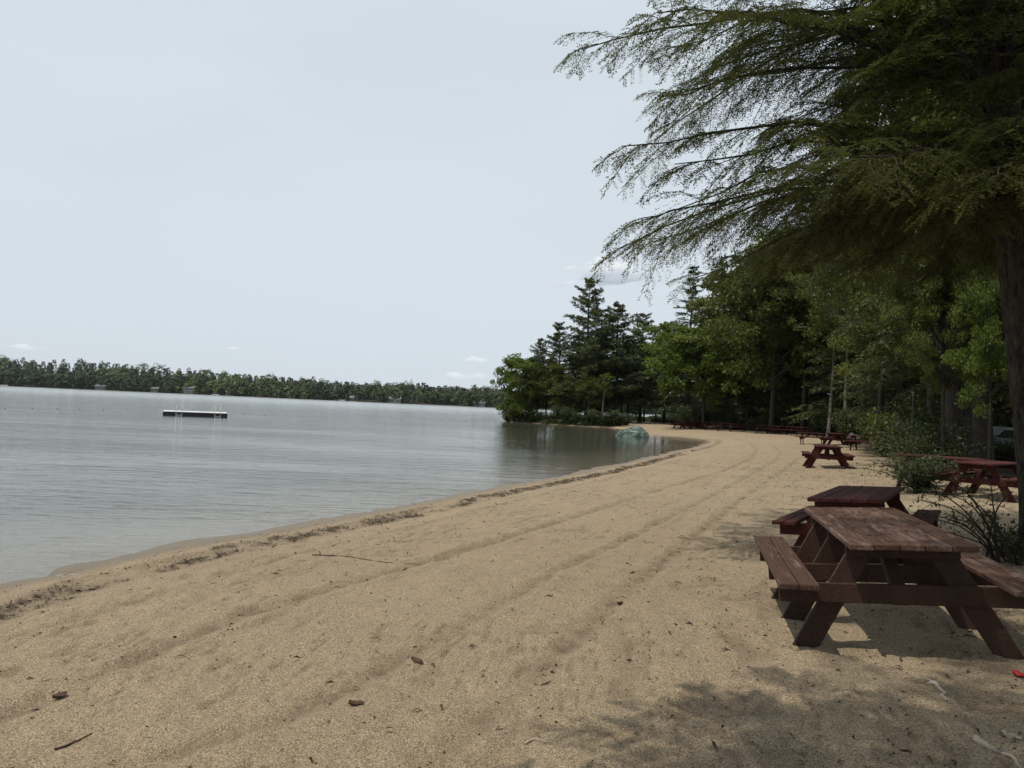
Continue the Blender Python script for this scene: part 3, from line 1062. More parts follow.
def build_far():
    rng = np.random.default_rng(5)
    Vs, tints = [], []

    def crown(x, y, z, h, r, conif, tbase, n):
        if conif:
            t = rng.uniform(0, 1, n) ** 1.4
            a = rng.uniform(0, 6.28, n)
            rr = r * (1 - t) * rng.uniform(.5, 1.05, n) + .15
            pos = np.stack([x + np.cos(a) * rr, y + np.sin(a) * rr, z + h * (.12 + .88 * t)], -1)
            up = norm(np.stack([np.cos(a), np.sin(a), a * 0 + .8], -1) + rng.normal(0, .3, (n, 3)))
            d = norm(np.stack([np.cos(a), np.sin(a), a * 0 - .35], -1) + rng.normal(0, .3, (n, 3)))
            L = rng.uniform(1.1, 2.3, n)
        else:
            d0 = norm(rng.normal(0, 1, (n, 3)))
            d0[:, 2] = np.where(d0[:, 2] < -.5, -d0[:, 2], d0[:, 2])
            lob = 1 + .22 * np.sin(d0[:, 0] * 5 + x) * np.sin(d0[:, 2] * 6 + y) + rng.normal(0, .08, n)
            pos = np.array([x, y, z + h * .56]) + d0 * lob[:, None] * np.array([r, r, h * .46])
            up = norm(d0 + np.array([0, 0, .5]) + rng.normal(0, .4, (n, 3)))
            d = norm(np.cross(up, rng.normal(0, 1, (n, 3))))
            L = rng.uniform(1.0, 2.3, n)
        V, _ = leaves(pos, d, up, L, L * .75)
        Vs.append(V)
        tints.append(np.clip(tbase + rng.normal(0, .09, n), 0, 1))
    for row, (dy, hs, dens) in enumerate(((5, .55, 3.6), (11, .8, 4.5), (20, .95, 5.2), (34, 1.0, 6.5), (52, 1.08, 6), (75, 1.08, 6.5), (105, 1.1, 7.5), (150, 1.05, 10))):
        x = -720.0
        while x < 330:
            x += dens * rng.uniform(.55, 1.5)
            yy = float(shore_far(np.array(x))) + dy + rng.normal(0, 2.0)
            zz = gz(x, yy)
            cf = rng.uniform() < (.25 if row < 2 else .55 if row < 5 else .8)
            patch = float(fbm(np.array(x / 45.0), np.array(yy / 30.0), 9, 2))
            h = (rng.uniform(11, 17) if not cf else rng.uniform(13, 16.5)) * hs * (.82 + .26 * patch)
            if row == 0:
                h *= rng.uniform(.35, 1.1)
            crown(x, yy, zz, h, h * (.26 if cf else rng.uniform(.26, .38)), cf, (.18 if cf else .50 + 1.1 * (patch - .4)), 270 if row < 5 else 240)
    V = np.concatenate(Vs)
    me = mesh_np('far_woods', V, np.arange(len(V)).reshape(-1, 4), M['far_leaf'], np.concatenate(tints))
    tag(link('far_woods', me), 'mixed dark and light green woods along the far lake shore', 'woods', kind='stuff')

    whitew = plain('cottage_white', (.21, .22, .22), .7, .08, 1.0)
    greyw = plain('cottage_grey', (.15, .16, .155), .8, .1, 1.0)
    tan = plain('cottage_tan', (.18, .165, .14), .8, .1, 1.0)
    roofm = plain('cottage_roof', (.13, .13, .135), .8, .15, 2.0)
    roofp = plain('cottage_pale_roof', (.15, .16, .165), .5, .1, 2.0)
    glass = plain('cottage_glass', (.05, .055, .06), .4, .1, 1.0, .6)

    def house(px, w, h, d, wall, roof, label, nwin, rows=1, dy=3.0, lift=.3):
        x = far_x(px)
        y = float(shore_far(np.array(x))) + dy - 1
        r = root('lake_cottage', (x, y, lift), label, 'cottage')
        BB().box(-w / 2, w / 2, 0, d, 0, h).build('wall', wall, r, 0)
        b = BB()
        e = .5
        rh = w * .22
        vs = [(-w / 2 - e, -e, h + .003), (w / 2 + e, -e, h + .003), (w / 2 + e, d + e, h + .003), (-w / 2 - e, d + e, h + .003),
              (-w / 2 - e, d / 2 - .05, h + rh), (w / 2 + e, d / 2 - .05, h + rh), (w / 2 + e, d / 2 + .05, h + rh), (-w / 2 - e, d / 2 + .05, h + rh)]
        b.prism(vs).build('roof', roof, r, 0)
        for q in range(rows):
            for k in range(nwin):
                cx = -w / 2 + (k + .5) * w / nwin
                z0 = .7 + q * 2.7
                wn = BB().box(cx - w / nwin * .33, cx + w / nwin * .33, -.06, -.003, z0, z0 + 1.5).build('window', glass, r, 0)
                BB().box(cx - w / nwin * .36, cx + w / nwin * .36, -.09, -.063, z0 - .12, z0 - .01).build('sill', wall, wn, 0)
    house(100, 8.0, 3.0, 7, greyw, roofp, 'grey cottage half hidden by trees, leftmost on the far shore', 3, 1)
    house(148, 6, 3.0, 6, tan, roofm, 'small tan cottage among trees left of the white two storey house', 2, 1)
    house(180, 9.5, 4.8, 8, whitew, roofp, 'white two storey house behind the swim raft on the far shore', 4, 2)
    house(226, 6.0, 3.0, 5, greyw, roofm, 'small grey boathouse just right of the swim raft on the far shore', 2)
    house(355, 7.5, 2.6, 5, greyw, roofp, 'low grey boathouse with long pale roof at mid far shore', 3)
    house(397, 9.2, 3.2, 7, whitew, roofp, 'white cottage with two wide windows on the far shore', 2)
    house(480, 9.0, 3.2, 8, whitew, roofm, 'white cottage with dark gable roof near the wooded point', 4)

    hull = plain('boat_hull', (.5, .5, .5), .4, .05)
    for px, ln, lab in ((22, 5.5, 'white motorboat moored at the far left end of the far shore'), (222, 6, 'white motorboat moored right of the swim raft on the far shore'), (349, 5.0, 'white motorboat moored by the low grey boathouse')):
        x = far_x(px)
        y = float(shore_far(np.array(x))) - 22
        r = root('motorboat', (x, y, 0), lab, 'motorboat', None, .3)
        st = []
        for k, (xx, hw, zb, zt) in enumerate(((-.5, .9, -.1, .75), (-.2, 1.0, -.2, .75), (.2, .9, -.2, .8), (.42, .4, -.05, .95), (.5, .04, .3, 1.05))):
            st.append([(xx * ln, -hw, zt), (xx * ln, -hw * .6, zb), (xx * ln, hw * .6, zb), (xx * ln, hw, zt)])
        Vb = np.array(st).reshape(-1, 3)
        idx = np.arange(20).reshape(5, 4)
        nx = np.roll(idx, -1, 1)
        Fb = np.stack([idx[:-1], nx[:-1], nx[1:], idx[1:]], -1).reshape(-1, 4)
        Fb = np.vstack([Fb, idx[0][None], idx[-1][None, ::-1]])
        link('hull', mesh_np('hull', Vb, Fb, hull), r)
        BB().prism([(-.6, -.7, .82), (.3, -.7, .82), (.3, .7, .82), (-.6, .7, .82), (-.5, -.6, 1.5), (-.1, -.6, 1.5), (-.1, .6, 1.5), (-.5, .6, 1.5)]).build('windscreen', glass, r, 0)


# ------------------------------------------------------------------ the wood
def build_woods():
    rng = np.random.default_rng(21)
    fir = [conifer('spruce%d' % k, 30 + k, 17, .12, 3.1, 110, .2, lambda t: (1 - t) ** .75 + .07, lambda t: np.radians(2 + 30 * t), .18, 14, .36, 8, .40, .13, M['conifer_leaf'], M['bark_dark'], .35, dead=12, whorl=24) for k in range(2)]
    pine = [conifer('pine%d' % k, 40 + k, 17, .14, 3.9, 84 + 8 * k, .22, lambda t: (.55 + .9 * t) * (1 - t) ** .75 * 1.25 + .10, lambda t: np.radians(2 + 26 * t), -.02, 20, .36, 12, .40, .13, M['pine_leaf'], M['bark_dark'], .5, dead=14, whorl=19 + k) for k in range(3)]
    hem = [conifer('hemlock%d' % k, 50 + k, 15, .08, 3.7, 140, .22, lambda t: (1 - t) ** .6 + .08, lambda t: np.radians(6 + 26 * t), .30, 18, .36, 10, .32, .12, M['conifer_leaf'], M['bark_dark'], .4, dead=10) for k in range(2)]
    mid = [broadleaf('broadleaf%d' % k, 60 + k, 13, .17, 4.0, 28, 11, 85, .16, .24, .17, M['green_leaf'], M['bark_dark']) for k in range(3)]
    fine = [broadleaf('fineleaf%d' % k, 160 + k, 13, .30, 4.0, 30, 11, 210, .17, .125, .09, M['green_leaf'], M['bark_dark']) for k in range(2)]
    hemf = conifer('fine_hemlock', 155, 15, .20, 3.7, 150, .26, lambda t: (1 - t) ** .6 + .08, lambda t: np.radians(6 + 26 * t), .34, 26, .36, 22, .16, .06, M['conifer_leaf'], M['bark_dark'], .4, dead=10)
    bright = broadleaf('maple', 70, 10.8, .26, 4.6, 28, 12, 90, .17, .25, .19, M['bright_leaf'], M['bark_dark'], .40, .15)
    low = broadleaf('sapling', 73, 8.0, .12, 3.0, 24, 10, 70, .09, .22, .16, M['bright_leaf'], M['bark_dark'], .5)
    lowf = broadleaf('fine_sapling', 173, 8.0, .30, 2.6, 22, 9, 120, .08, .11, .085, M['bright_leaf'], M['bark_dark'], .5)
    low2 = broadleaf('understory', 74, 6.5, .12, 2.9, 20, 9, 70, .08, .17, .12, M['green_leaf'], M['bark_dark'], .5)
    pale = broadleaf('birch', 75, 14, .42, 3.0, 18, 8, 60, .13, .15, .11, M['green_leaf'], M['bark_pale'], .5, lean=(-.05, 0), trunk_top=.85)
    thin = broadleaf('young_birch', 76, 7.5, .5, 1.4, 9, 6, 40, .10, .14, .10, M['bright_leaf'], M['bark_pale'], .5, lean=(.13, 0), trunk_top=.9)

    def P(px, depth):
        x = at_depth(px, 410, depth)[0]
        return (x, depth, gz(x, depth) - .05)

    def put(kind, meshes, px, depth, ytop, H, label, group=None, catname='tree', wid=1.0):
        p = P(px, depth)
        yh = 406 + .0442 * (px - 512)
        top = EYE + (yh - ytop) / FPX * depth
        s = (top - p[2]) / H
        return plant_tree(kind, meshes, p, label, catname, group, rng.uniform(0, 6.28), (s * wid, s * wid, s))

    # -- the point
    put('pine_tree', pine[0], 586, 92, 277, 17, 'tallest pine on the wooded point, with layered branches against the sky', wid=1.0)
    put('pine_tree', pine[1], 537, 95, 338, 17, 'slim dark pine with bare lower trunk near the tip of the point', wid=.95)
    put('pine_tree', pine[2], 558, 96, 322, 17, 'mid height pine just left of the tallest one on the point', wid=1.15)
    put('pine_tree', pine[1], 616, 93, 303, 17, 'broad pine just right of the tallest one on the point', wid=1.25)
    put('pine_tree', pine[0], 640, 101, 312, 17, 'pine with a ragged top behind the end of the beach', wid=1.2)
    put('pine_tree', pine[1], 600, 100, 308, 17, 'pine between the tallest one and the broad one on the point', wid=1.2)
    put('hemlock_tree', hem[0], 574, 94, 330, 15, 'dense dark hemlock left of the tallest pine on the point', wid=1.1)
    put('hemlock_tree', hem[1], 601, 95, 332, 15, 'dense dark hemlock between two tall pines on the point', wid=1.1)
    put('hemlock_tree', hem[0], 628, 97, 335, 15, 'dense hemlock above the teal boulder on the point', wid=1.2)
    put('deciduous_tree', low, 519, 94, 352, 8, 'yellow green leafy tree at the very tip of the wooded point', wid=.95)
    put('deciduous_tree', low2, 531, 93, 372, 6.5, 'small green leafy tree second from the tip of the point', wid=1.1)
    put('deciduous_tree', low2, 546, 94, 362, 6.5, 'green leafy tree above the pale boulder on the point', wid=1.0)
    put('deciduous_tree', low2, 656, 104, 372, 6.5, 'small leafy tree where the shaded path leaves the sand', wid=1.0)
    put('deciduous_tree', low2, 566, 92, 380, 6.5, 'low green leafy tree beneath the tallest pine on the point', wid=1.1)
    put('deciduous_tree', low2, 590, 91, 376, 6.5, 'low green leafy tree beside the pale birch on the point', wid=1.1)
    put('deciduous_tree', mid[1], 622, 98, 345, 13, 'round leafy tree behind the teal boulder on the point', wid=.9)
    put('deciduous_tree', mid[2], 644, 106, 338, 13, 'leafy tree at the mouth of the shaded path', wid=.9)
    put('birch_tree', thin, 602, 88, 372, 7.5, 'slender pale leaning birch at the shore of the point')
    put('spruce_tree', fir[0], 687, 95, 262, 17, 'tall pointed spruce rising above the yellow green maple', wid=1.15)
    put('spruce_tree', fir[1], 716, 100, 282, 17, 'dark spruce behind the yellow green maple, shorter than its pointed neighbour', wid=1.3)
    put('pine_tree', pine[2], 664, 108, 322, 17, 'distant pine between the path and the pointed spruce', wid=1.3)
    # -- along the back of the beach
    put('maple_tree', bright, 704, 79, 322, 10.8, 'bright yellow green maple spreading over the end of the beach', wid=1.15)
    put('deciduous_tree', mid[0], 744, 80, 262, 13, 'dark green leafy tree just right of the bright maple', wid=1.1)
    put('hemlock_tree', hem[1], 752, 78, 330, 15, 'drooping hemlock in deep shade right of the bright maple', wid=1.5)
    put('deciduous_tree', mid[1], 772, 70, 228, 13, 'tall leafy tree left of the two pale birches', wid=1.0)
    put('birch_tree', pale, 829, 62, 220, 14, 'pale birch trunk on the left of the pair behind the tables', wid=.9)
    put('birch_tree', pale, 846, 60, 215, 14, 'pale birch trunk on the right of the pair behind the tables', wid=.9)
    put('hemlock_tree', hem[0], 792, 74, 300, 15, 'hemlock just left of the pale birches', wid=1.3)
    put('deciduous_tree', fine[0], 803, 70, 205, 13, 'leafy tree with sunlit sprays in front of the birches', wid=.75)
    put('hemlock_tree', hem[1], 872, 62, 230, 15, 'bushy hemlock behind the cluster of three tables', wid=1.3)
    put('deciduous_tree', fine[1], 880, 40, 170, 13, 'tall leafy tree above the cluster of three tables', wid=.85)
    put('hemlock_tree', hemf, 900, 44, 250, 15, 'hemlock with a thick dark trunk behind the leafy bush', wid=1.3)
    # -- big trunks behind the red table
    def trunk_pair():
        p = P(962, 23.0)
        g = rng
        r = root('forked_tree', p, 'big forked tree with one trunk leaning left, behind the half hidden red tables', 'tree')
        a = np.array([[(0.0, 0, -.3), (-.02, 0, .5), (.0, 0, 2), (.02, .1, 5), (.05, .1, 9), (.1, .1, 14)]])
        b_ = np.array([[(-.05, -.05, .3), (-.18, -.1, 1.2), (-.42, -.15, 2.4), (-.75, -.2, 4.0), (-1.2, -.3, 7.0), (-1.6, -.4, 10.5)]])
        V, F = cat([tubes(a, np.array([[.40, .31, .27, .24, .2, .08]]), 16), tubes(b_, np.array([[.27, .25, .22, .19, .15, .06]]), 14)])
        link('trunk', mesh_np('forked_trunk', V, F, M['bark_dark'], smooth_shade=True), r)
        c = fine[1]['crown']
        o = link('crown', c, r)
        o.scale = (1.1, 1.1, 1.15)
        o.location = (-.4, 0, .2)
    trunk_pair()
    put('hemlock_tree', hemf, 983, 25, -60, 15, 'straight thick trunked hemlock between the forked tree and the near trunk', wid=1.0)
    put('deciduous_tree', fine[0], 930, 33, 120, 13, 'leafy tree with light green sprays above the forked tree', wid=.9)
    put('deciduous_tree', fine[1], 1030, 20, -160, 13, 'leafy tree behind the near hemlock trunk', wid=.8)
    put('deciduous_tree', lowf, 990, 19.0, 255, 8, 'small maple with bright leaf sprays beside the near hemlock trunk', wid=.55)
    put('deciduous_tree', fine[1], 944, 20.5, 205, 13, 'leafy tree hiding the upper part of the big forked trunk', wid=.62)
    # -- depth of the wood
    lab = {'hemlock_tree': 'dark hemlock crowded deep in the wood behind the beach', 'deciduous_tree': 'leafy tree crowded deep in the wood behind the beach',
           'pine_tree': 'pine crowded deep in the wood behind the beach', 'spruce_tree': 'spruce crowded deep in the wood behind the beach'}
    n = 0
    pts = []
    while n < 105:
        px = rng.uniform(545, 1250)
        dep = rng.uniform(18, 135)
        x = at_depth(px, 410, dep)[0]
        d, _ = seg_dist(np.array([x]), np.array([dep]), FOREST, True)
        s = seg_dist(np.array([x]), np.array([dep]), WL, True)[0][0]
        if d[0] < 3.0 or s < 6 or d[0] > 45 or any((x - a) ** 2 + (dep - b) ** 2 < 7 for a, b in pts):
            continue
        if abs(x - 20) < 3 and dep > 80:
            continue
        pts.append((x, dep))
        k = rng.integers(0, 4)
        kind, ms = (('hemlock_tree', hem[n % 2]), ('deciduous_tree', mid[n % 3]), ('pine_tree', pine[n % 3]), ('spruce_tree', fir[n % 2]))[k]
        if dep < 45:
            kind, ms = ('hemlock_tree', hemf) if k < 2 else ('deciduous_tree', fine[n % 2])
        elif k == 3 and d[0] < 8:
            kind, ms = 'hemlock_tree', hem[n % 2]
        plant_tree(kind, ms, (x, dep, gz(x, dep) - .1), lab[kind], 'tree', 'trees deep in the wood', rng.uniform(0, 6.28), rng.uniform(.75, 1.1))
        n += 1
    # -- shrubs
    shr = [shrub('shrub%d' % k, 80 + k, 1.5, 1.15, 34, 60, .13, .075, M['shrub_leaf']) for k in range(3)]
    brs = shrub('bright_shrub', 84, 1.5, 1.2, 34, 60, .14, .08, M['green_leaf'])
    seg = FOREST[6:17]
    cum = np.concatenate([[0], np.cumsum(np.linalg.norm(np.diff(seg, axis=0), axis=1))])
    k = 0
    for a in np.arange(1.0, cum[-1], 1.55):
        i = min(np.searchsorted(cum, a) - 1, len(seg) - 2)
        f = (a - cum[i]) / (cum[i + 1] - cum[i])
        p = seg[i] * (1 - f) + seg[i + 1] * f
        d = norm(seg[i + 1] - seg[i])
        nrm_ = np.array([d[1], -d[0]])
        p = p + nrm_ * (rng.uniform(.9, 3.4) + .5)
        s = rng.uniform(.75, 1.55)
        br = k % 7 == 3
        if i >= 7:
            continue
        plant_tree('shrub', brs if br else shr[k % 3], (p[0], p[1], gz(*p)), 'light green leafy shrub at the shady edge of the wood' if br else 'dark green shrub at the shady edge of the wood', 'shrub',
                   'light shrubs along the wood edge' if br else 'dark shrubs along the wood edge', rng.uniform(0, 6), (s, s, s * rng.uniform(.8, 1.25)))
        k += 1
    for px, dep in ((508, 94), (515, 92.6), (524, 92.8), (536, 92), (543, 91.5), (561, 89.5), (570, 88.5), (578, 87.6), (587, 87.2), (595, 86.8), (608, 86), (619, 86), (627, 88)):
        p = P(px, dep)
        s = rng.uniform(.9, 1.6)
        plant_tree('shrub', brs if px < 530 else shr[px % 3], p, 'low leafy shrub overhanging the water along the wooded point', 'shrub', 'shrubs along the point shore', rng.uniform(0, 6), (s, s, s * .9))
    # -- undergrowth filling the wood floor
    X_ = np.concatenate([rng.uniform(0, 16, 700), rng.uniform(6, 26, 600), rng.uniform(0, 75, 9000)])
    Y_ = np.concatenate([rng.uniform(84, 112, 700), rng.uniform(108, 124, 600), rng.uniform(4, 150, 9000)])
    dd = seg_dist(X_, Y_, FOREST, True)[0]
    ss = seg_dist(X_, Y_, WL, True)[0]
    k_ = (dd > np.where((Y_ > 84) & (X_ < 14) | (Y_ > 108), .6, 5.5)) & (dd < 42) & (ss > np.where(Y_ > 84, .8, 4))
    X_, Y_, dd = X_[k_][:2700], Y_[k_][:2700], dd[k_][:2700]
    nl = 44
    hh = rng.uniform(.7, 2.4, len(X_)) * smooth(3, 14, dd) + .35
    Z_ = base_height(X_, Y_)[0]
    dr = norm(rng.normal(0, 1, (len(X_), nl, 3)))
    ps = np.stack([X_, Y_, Z_ + hh * .5], -1)[:, None] + dr * rng.uniform(.4, 1, (len(X_), nl, 1)) * np.stack([hh * .8 + .4, hh * .8 + .4, hh * .55], -1)[:, None]
    upv = norm(np.array([0, 0, 1.0]) + rng.normal(0, .5, ps.shape))
    sz = rng.uniform(.22, .5, ps.shape[:2])
    V, F = leaves(ps.reshape(-1, 3), (dr + rng.normal(0, .5, ps.shape)).reshape(-1, 3), upv.reshape(-1, 3), sz.ravel(), (sz * .6).ravel())
    tag(link('undergrowth', mesh_np('undergrowth', V, F, M['shrub_leaf'], np.clip(rng.normal(.35, .2, len(F)), 0, 1))), 'dark leafy undergrowth covering the floor of the wood', 'undergrowth', kind='stuff')
    # -- the bush in front of the big trunks and the arching one by the table
    fineb = shrub('fine_bush', 90, 1.3, 1.25, 46, 62, .080, .045, M['shrub_leaf'])
    g = ground(911, 494)
    plant_tree('leafy_bush', fineb, (g[0] + .35, g[1] + .3, g[2]), 'leafy green bush spilling onto the sand left of the half hidden red table', 'bush', None, 1.0, (1.12, 1.0, .66))
    g = ground(936, 480)
    plant_tree('leafy_bush', fineb, (g[0], g[1] + .8, g[2]), 'taller dark bush behind the leafy one that spills onto the sand', 'bush', None, 3.0, (1.1, 1.0, .85))
    g = ground(1000, 487)
    plant_tree('leafy_bush', fineb, (g[0], g[1] + 3.2, g[2]), 'dark bush between the thick trunks behind the red table', 'bush', None, 2.0, (1.5, 1.3, 1.25))
    p = P(1003, 27)
    plant_tree('leafy_bush', fineb, p, 'dense dark bush in front of the pale parked car', 'bush', None, .6, (1.25, 1.1, .92))
    # arching, half bare shrub beside the near trunk
    g = ground(996, 559)
    rg = np.random.default_rng(33)
    tips = [(905, 484), (920, 500), (935, 476), (928, 515), (948, 496), (965, 497), (955, 520), (972, 505), (985, 478), (1003, 495), (940, 528), (915, 512)]
    N = len(tips)
    K = 9
    u = np.linspace(0, 1, K)
    Pl = np.zeros((N, K, 3))
    for k, (px, py) in enumerate(tips):
        e = at_depth(px, py, g[1] + rg.uniform(-.7, .5)) - g
        b0 = np.array([rg.uniform(-.15, .15), rg.uniform(-.1, .1), -.05])
        hgt = e[2]
        for j, uu in enumerate(u):
            Pl[k, j] = b0 * (1 - uu) + np.array([e[0] * uu ** 1.35, e[1] * uu ** 1.3, hgt * (1.9 * uu - .9 * uu * uu)])
    Pl[:, 1:] += np.cumsum(rg.normal(0, .008, (N, K - 1, 3)), 1)
    par = [tubes(Pl, np.repeat([.011 * (1 - .78 * u) + .0015], N, 0), 5)]
    # short side twigs and sparse leaves
    tw, lv = [], []
    for k in range(N):
        for _ in range(9):
            j = rg.integers(3, K)
            d = norm(rg.normal(0, 1, 3) * np.array([1, .7, .6]) + np.array([-.3, 0, .2]))
            ln = rg.uniform(.06, .26)
            q = Pl[k, j]
            tw.append([q, q + d * ln * .5, q + d * ln + np.array([0, 0, -.02])])
            if rg.uniform() < .75:
                for _ in range(rg.integers(3, 11)):
                    lv.append(q + d * ln * rg.uniform(.3, 1.1) + rg.normal(0, .028, 3))
    par.append(tubes(np.array(tw), np.repeat([[.0035, .0025, .001]], len(tw), 0), 3))
    lv = np.array(lv)
    LV, LF = leaves(lv, rg.normal(0, 1, lv.shape), norm(np.array([0, 0, 1.0]) + rg.normal(0, .5, lv.shape)), rg.uniform(.03, .055, len(lv)), rg.uniform(.016, .03, len(lv)))
    plant_tree('arching_shrub', {'stems': mesh_np('arching_stems', *cat(par), M['twig'], smooth_shade=True), 'leaves': mesh_np('arching_leaves', LV, LF, M['shrub_leaf'], np.clip(rg.normal(.5, .2, len(lv)), 0, 1))},
               g, 'half bare arching shrub between the near hemlock trunk and the brown table', 'shrub')
    # small plants at the foot of the trunk
    ft = shrub('foot_plant', 95, .42, .3, 16, 22, .05, .028, M['shrub_leaf'])
    for px, py in ((1003, 556), (1018, 566)):
        q = ground(px, py)
        plant_tree('small_plant', ft, q, 'low green plant at the foot of the near hemlock trunk', 'plant', 'plants at the trunk foot', px)


# ------------------------------------------------------------------ things half seen in the wood
def build_hidden():
    wall = plain('cabin_wall', (.42, .43, .42), .8, .1, 1.0)
    roofm = plain('cabin_roof', (.10, .10, .105), .9, .1, 1.0)
    glass = plain('cabin_glass', (.03, .035, .04), .15, .1, 1.0, .6)
    x = at_depth(783, 412, 92)[0]
    r = root('cabin', (x, 92, gz(x, 92)), 'pale grey cabin glimpsed through the shrubs behind the far tables', 'cabin')
    BB().box(-4, 4, 0, 6, -.3, 2.6).build('wall', wall, r, 0)
    BB().prism([(-4.4, -.4, 2.603), (4.4, -.4, 2.603), (4.4, 6.4, 2.603), (-4.4, 6.4, 2.603), (-4.4, 2.95, 4.2), (4.4, 2.95, 4.2), (4.4, 3.05, 4.2), (-4.4, 3.05, 4.2)]).build('roof', roofm, r, 0)
    for cx in (-2.6, .2, 2.6):
        BB().box(cx - .5, cx + .5, -.05, -.003, .9, 2.0).build('window', glass, r, 0)
    # parked car between trunks
    paint = plain('car_paint', (.26, .27, .28), .3, .03, 1.0, .5)
    rub = plain('car_rubber', (.02, .02, .02), .8)
    p = at_depth(1004, 430, 33)
    r = root('parked_car', (p[0], 33, gz(p[0], 33)), 'pale parked car glimpsed between the thick trunks', 'car', None, .25)
    prof = [(-2.1, .35), (2.1, .35), (2.15, .75), (1.25, .92), (.55, 1.36), (-1.0, 1.42), (-1.75, 1.0), (-2.15, .9)]
    bm = bmesh.new()
    fa = [bm.verts.new((a, -.85, b)) for a, b in prof]
    fb = [bm.verts.new((a, .85, b)) for a, b in prof]
    bm.faces.new(fa[::-1])
    bm.faces.new(fb)
    for k in range(len(prof)):
        j = (k + 1) % len(prof)
        bm.faces.new((fa[k], fa[j], fb[j], fb[k]))
    bmesh.ops.bevel(bm, geom=list(bm.edges), offset=.09, segments=3, affect='EDGES')
    bmesh.ops.recalc_face_normals(bm, faces=bm.faces)
    me = bpy.data.meshes.new('car_body')
    bm.to_mesh(me)
    bm.free()
    me.materials.append(paint)
    link('body', me, r)
    for s in (-1, 1):
        b = BB()
        b.prism([(-1.3, s * .853 - .004, .95), (.85, s * .853 - .004, .95), (.85, s * .853 + .004, .95), (-1.3, s * .853 + .004, .95), (-.9, s * .853 - .004, 1.28), (.45, s * .853 - .004, 1.28), (.45, s * .853 + .004, 1.28), (-.9, s * .853 + .004, 1.28)])
        b.build('window', glass, r, 0)
        for wx in (-1.3, 1.3):
            V, F = lathe([(.001, -.1), (.30, -.1), (.33, -.07), (.33, .07), (.30, .1), (.001, .1)], 20)
            V = V[:, [0, 2, 1]] + np.array([wx, s * .80, .33])
            link('wheel', mesh_np('wheel', V, F, rub, smooth_shade=False), r)
    # slim pole with pale cap
    pole = plain('pole_grey', (.10, .10, .10), .6)
    cap = plain('pole_cap', (.22, .22, .21), .5)
    p = at_depth(912, 428, 29)
    r = root('slim_pole', (p[0], 29, gz(p[0], 29)), 'slim grey pole with a small pale cap in front of the dark trunks', 'pole')
    V, F = lathe([(.035, -.2), (.03, .3), (.026, 2.45), (.001, 2.452)], 10)
    link('post', mesh_np('post', V, F, pole, smooth_shade=True), r)
    V, F = lathe([(.001, 2.455), (.045, 2.46), (.058, 2.53), (.045, 2.61), (.001, 2.63)], 12)
    link('cap', mesh_np('cap', V, F, cap, smooth_shade=True), r)


# ------------------------------------------------------------------ litter
def build_haze():
    t = NT('haze')
    v = t.n('VolumePrincipled', ins={'Color': (.78, .86, .95, 1), 'Density': .00004, 'Anisotropy': .2})
    t.t.links.new(v.outputs[0], t.out.inputs['Volume'])
    x0, x1, y0, y1, z0, z1 = -1500, 1500, -900, 1800, -9, 75
    V = np.array([(x, y, z) for z in (z0, z1) for y in (y0, y1) for x in (x0, x1)], float)
    F = np.array([(0, 2, 3, 1), (4, 5, 7, 6), (0, 1, 5, 4), (2, 6, 7, 3), (0, 4, 6, 2), (1, 3, 7, 5)])
    tag(link('haze', mesh_np('haze', V, F, t.m)), 'thin pale summer haze over the lake', 'haze', kind='stuff')


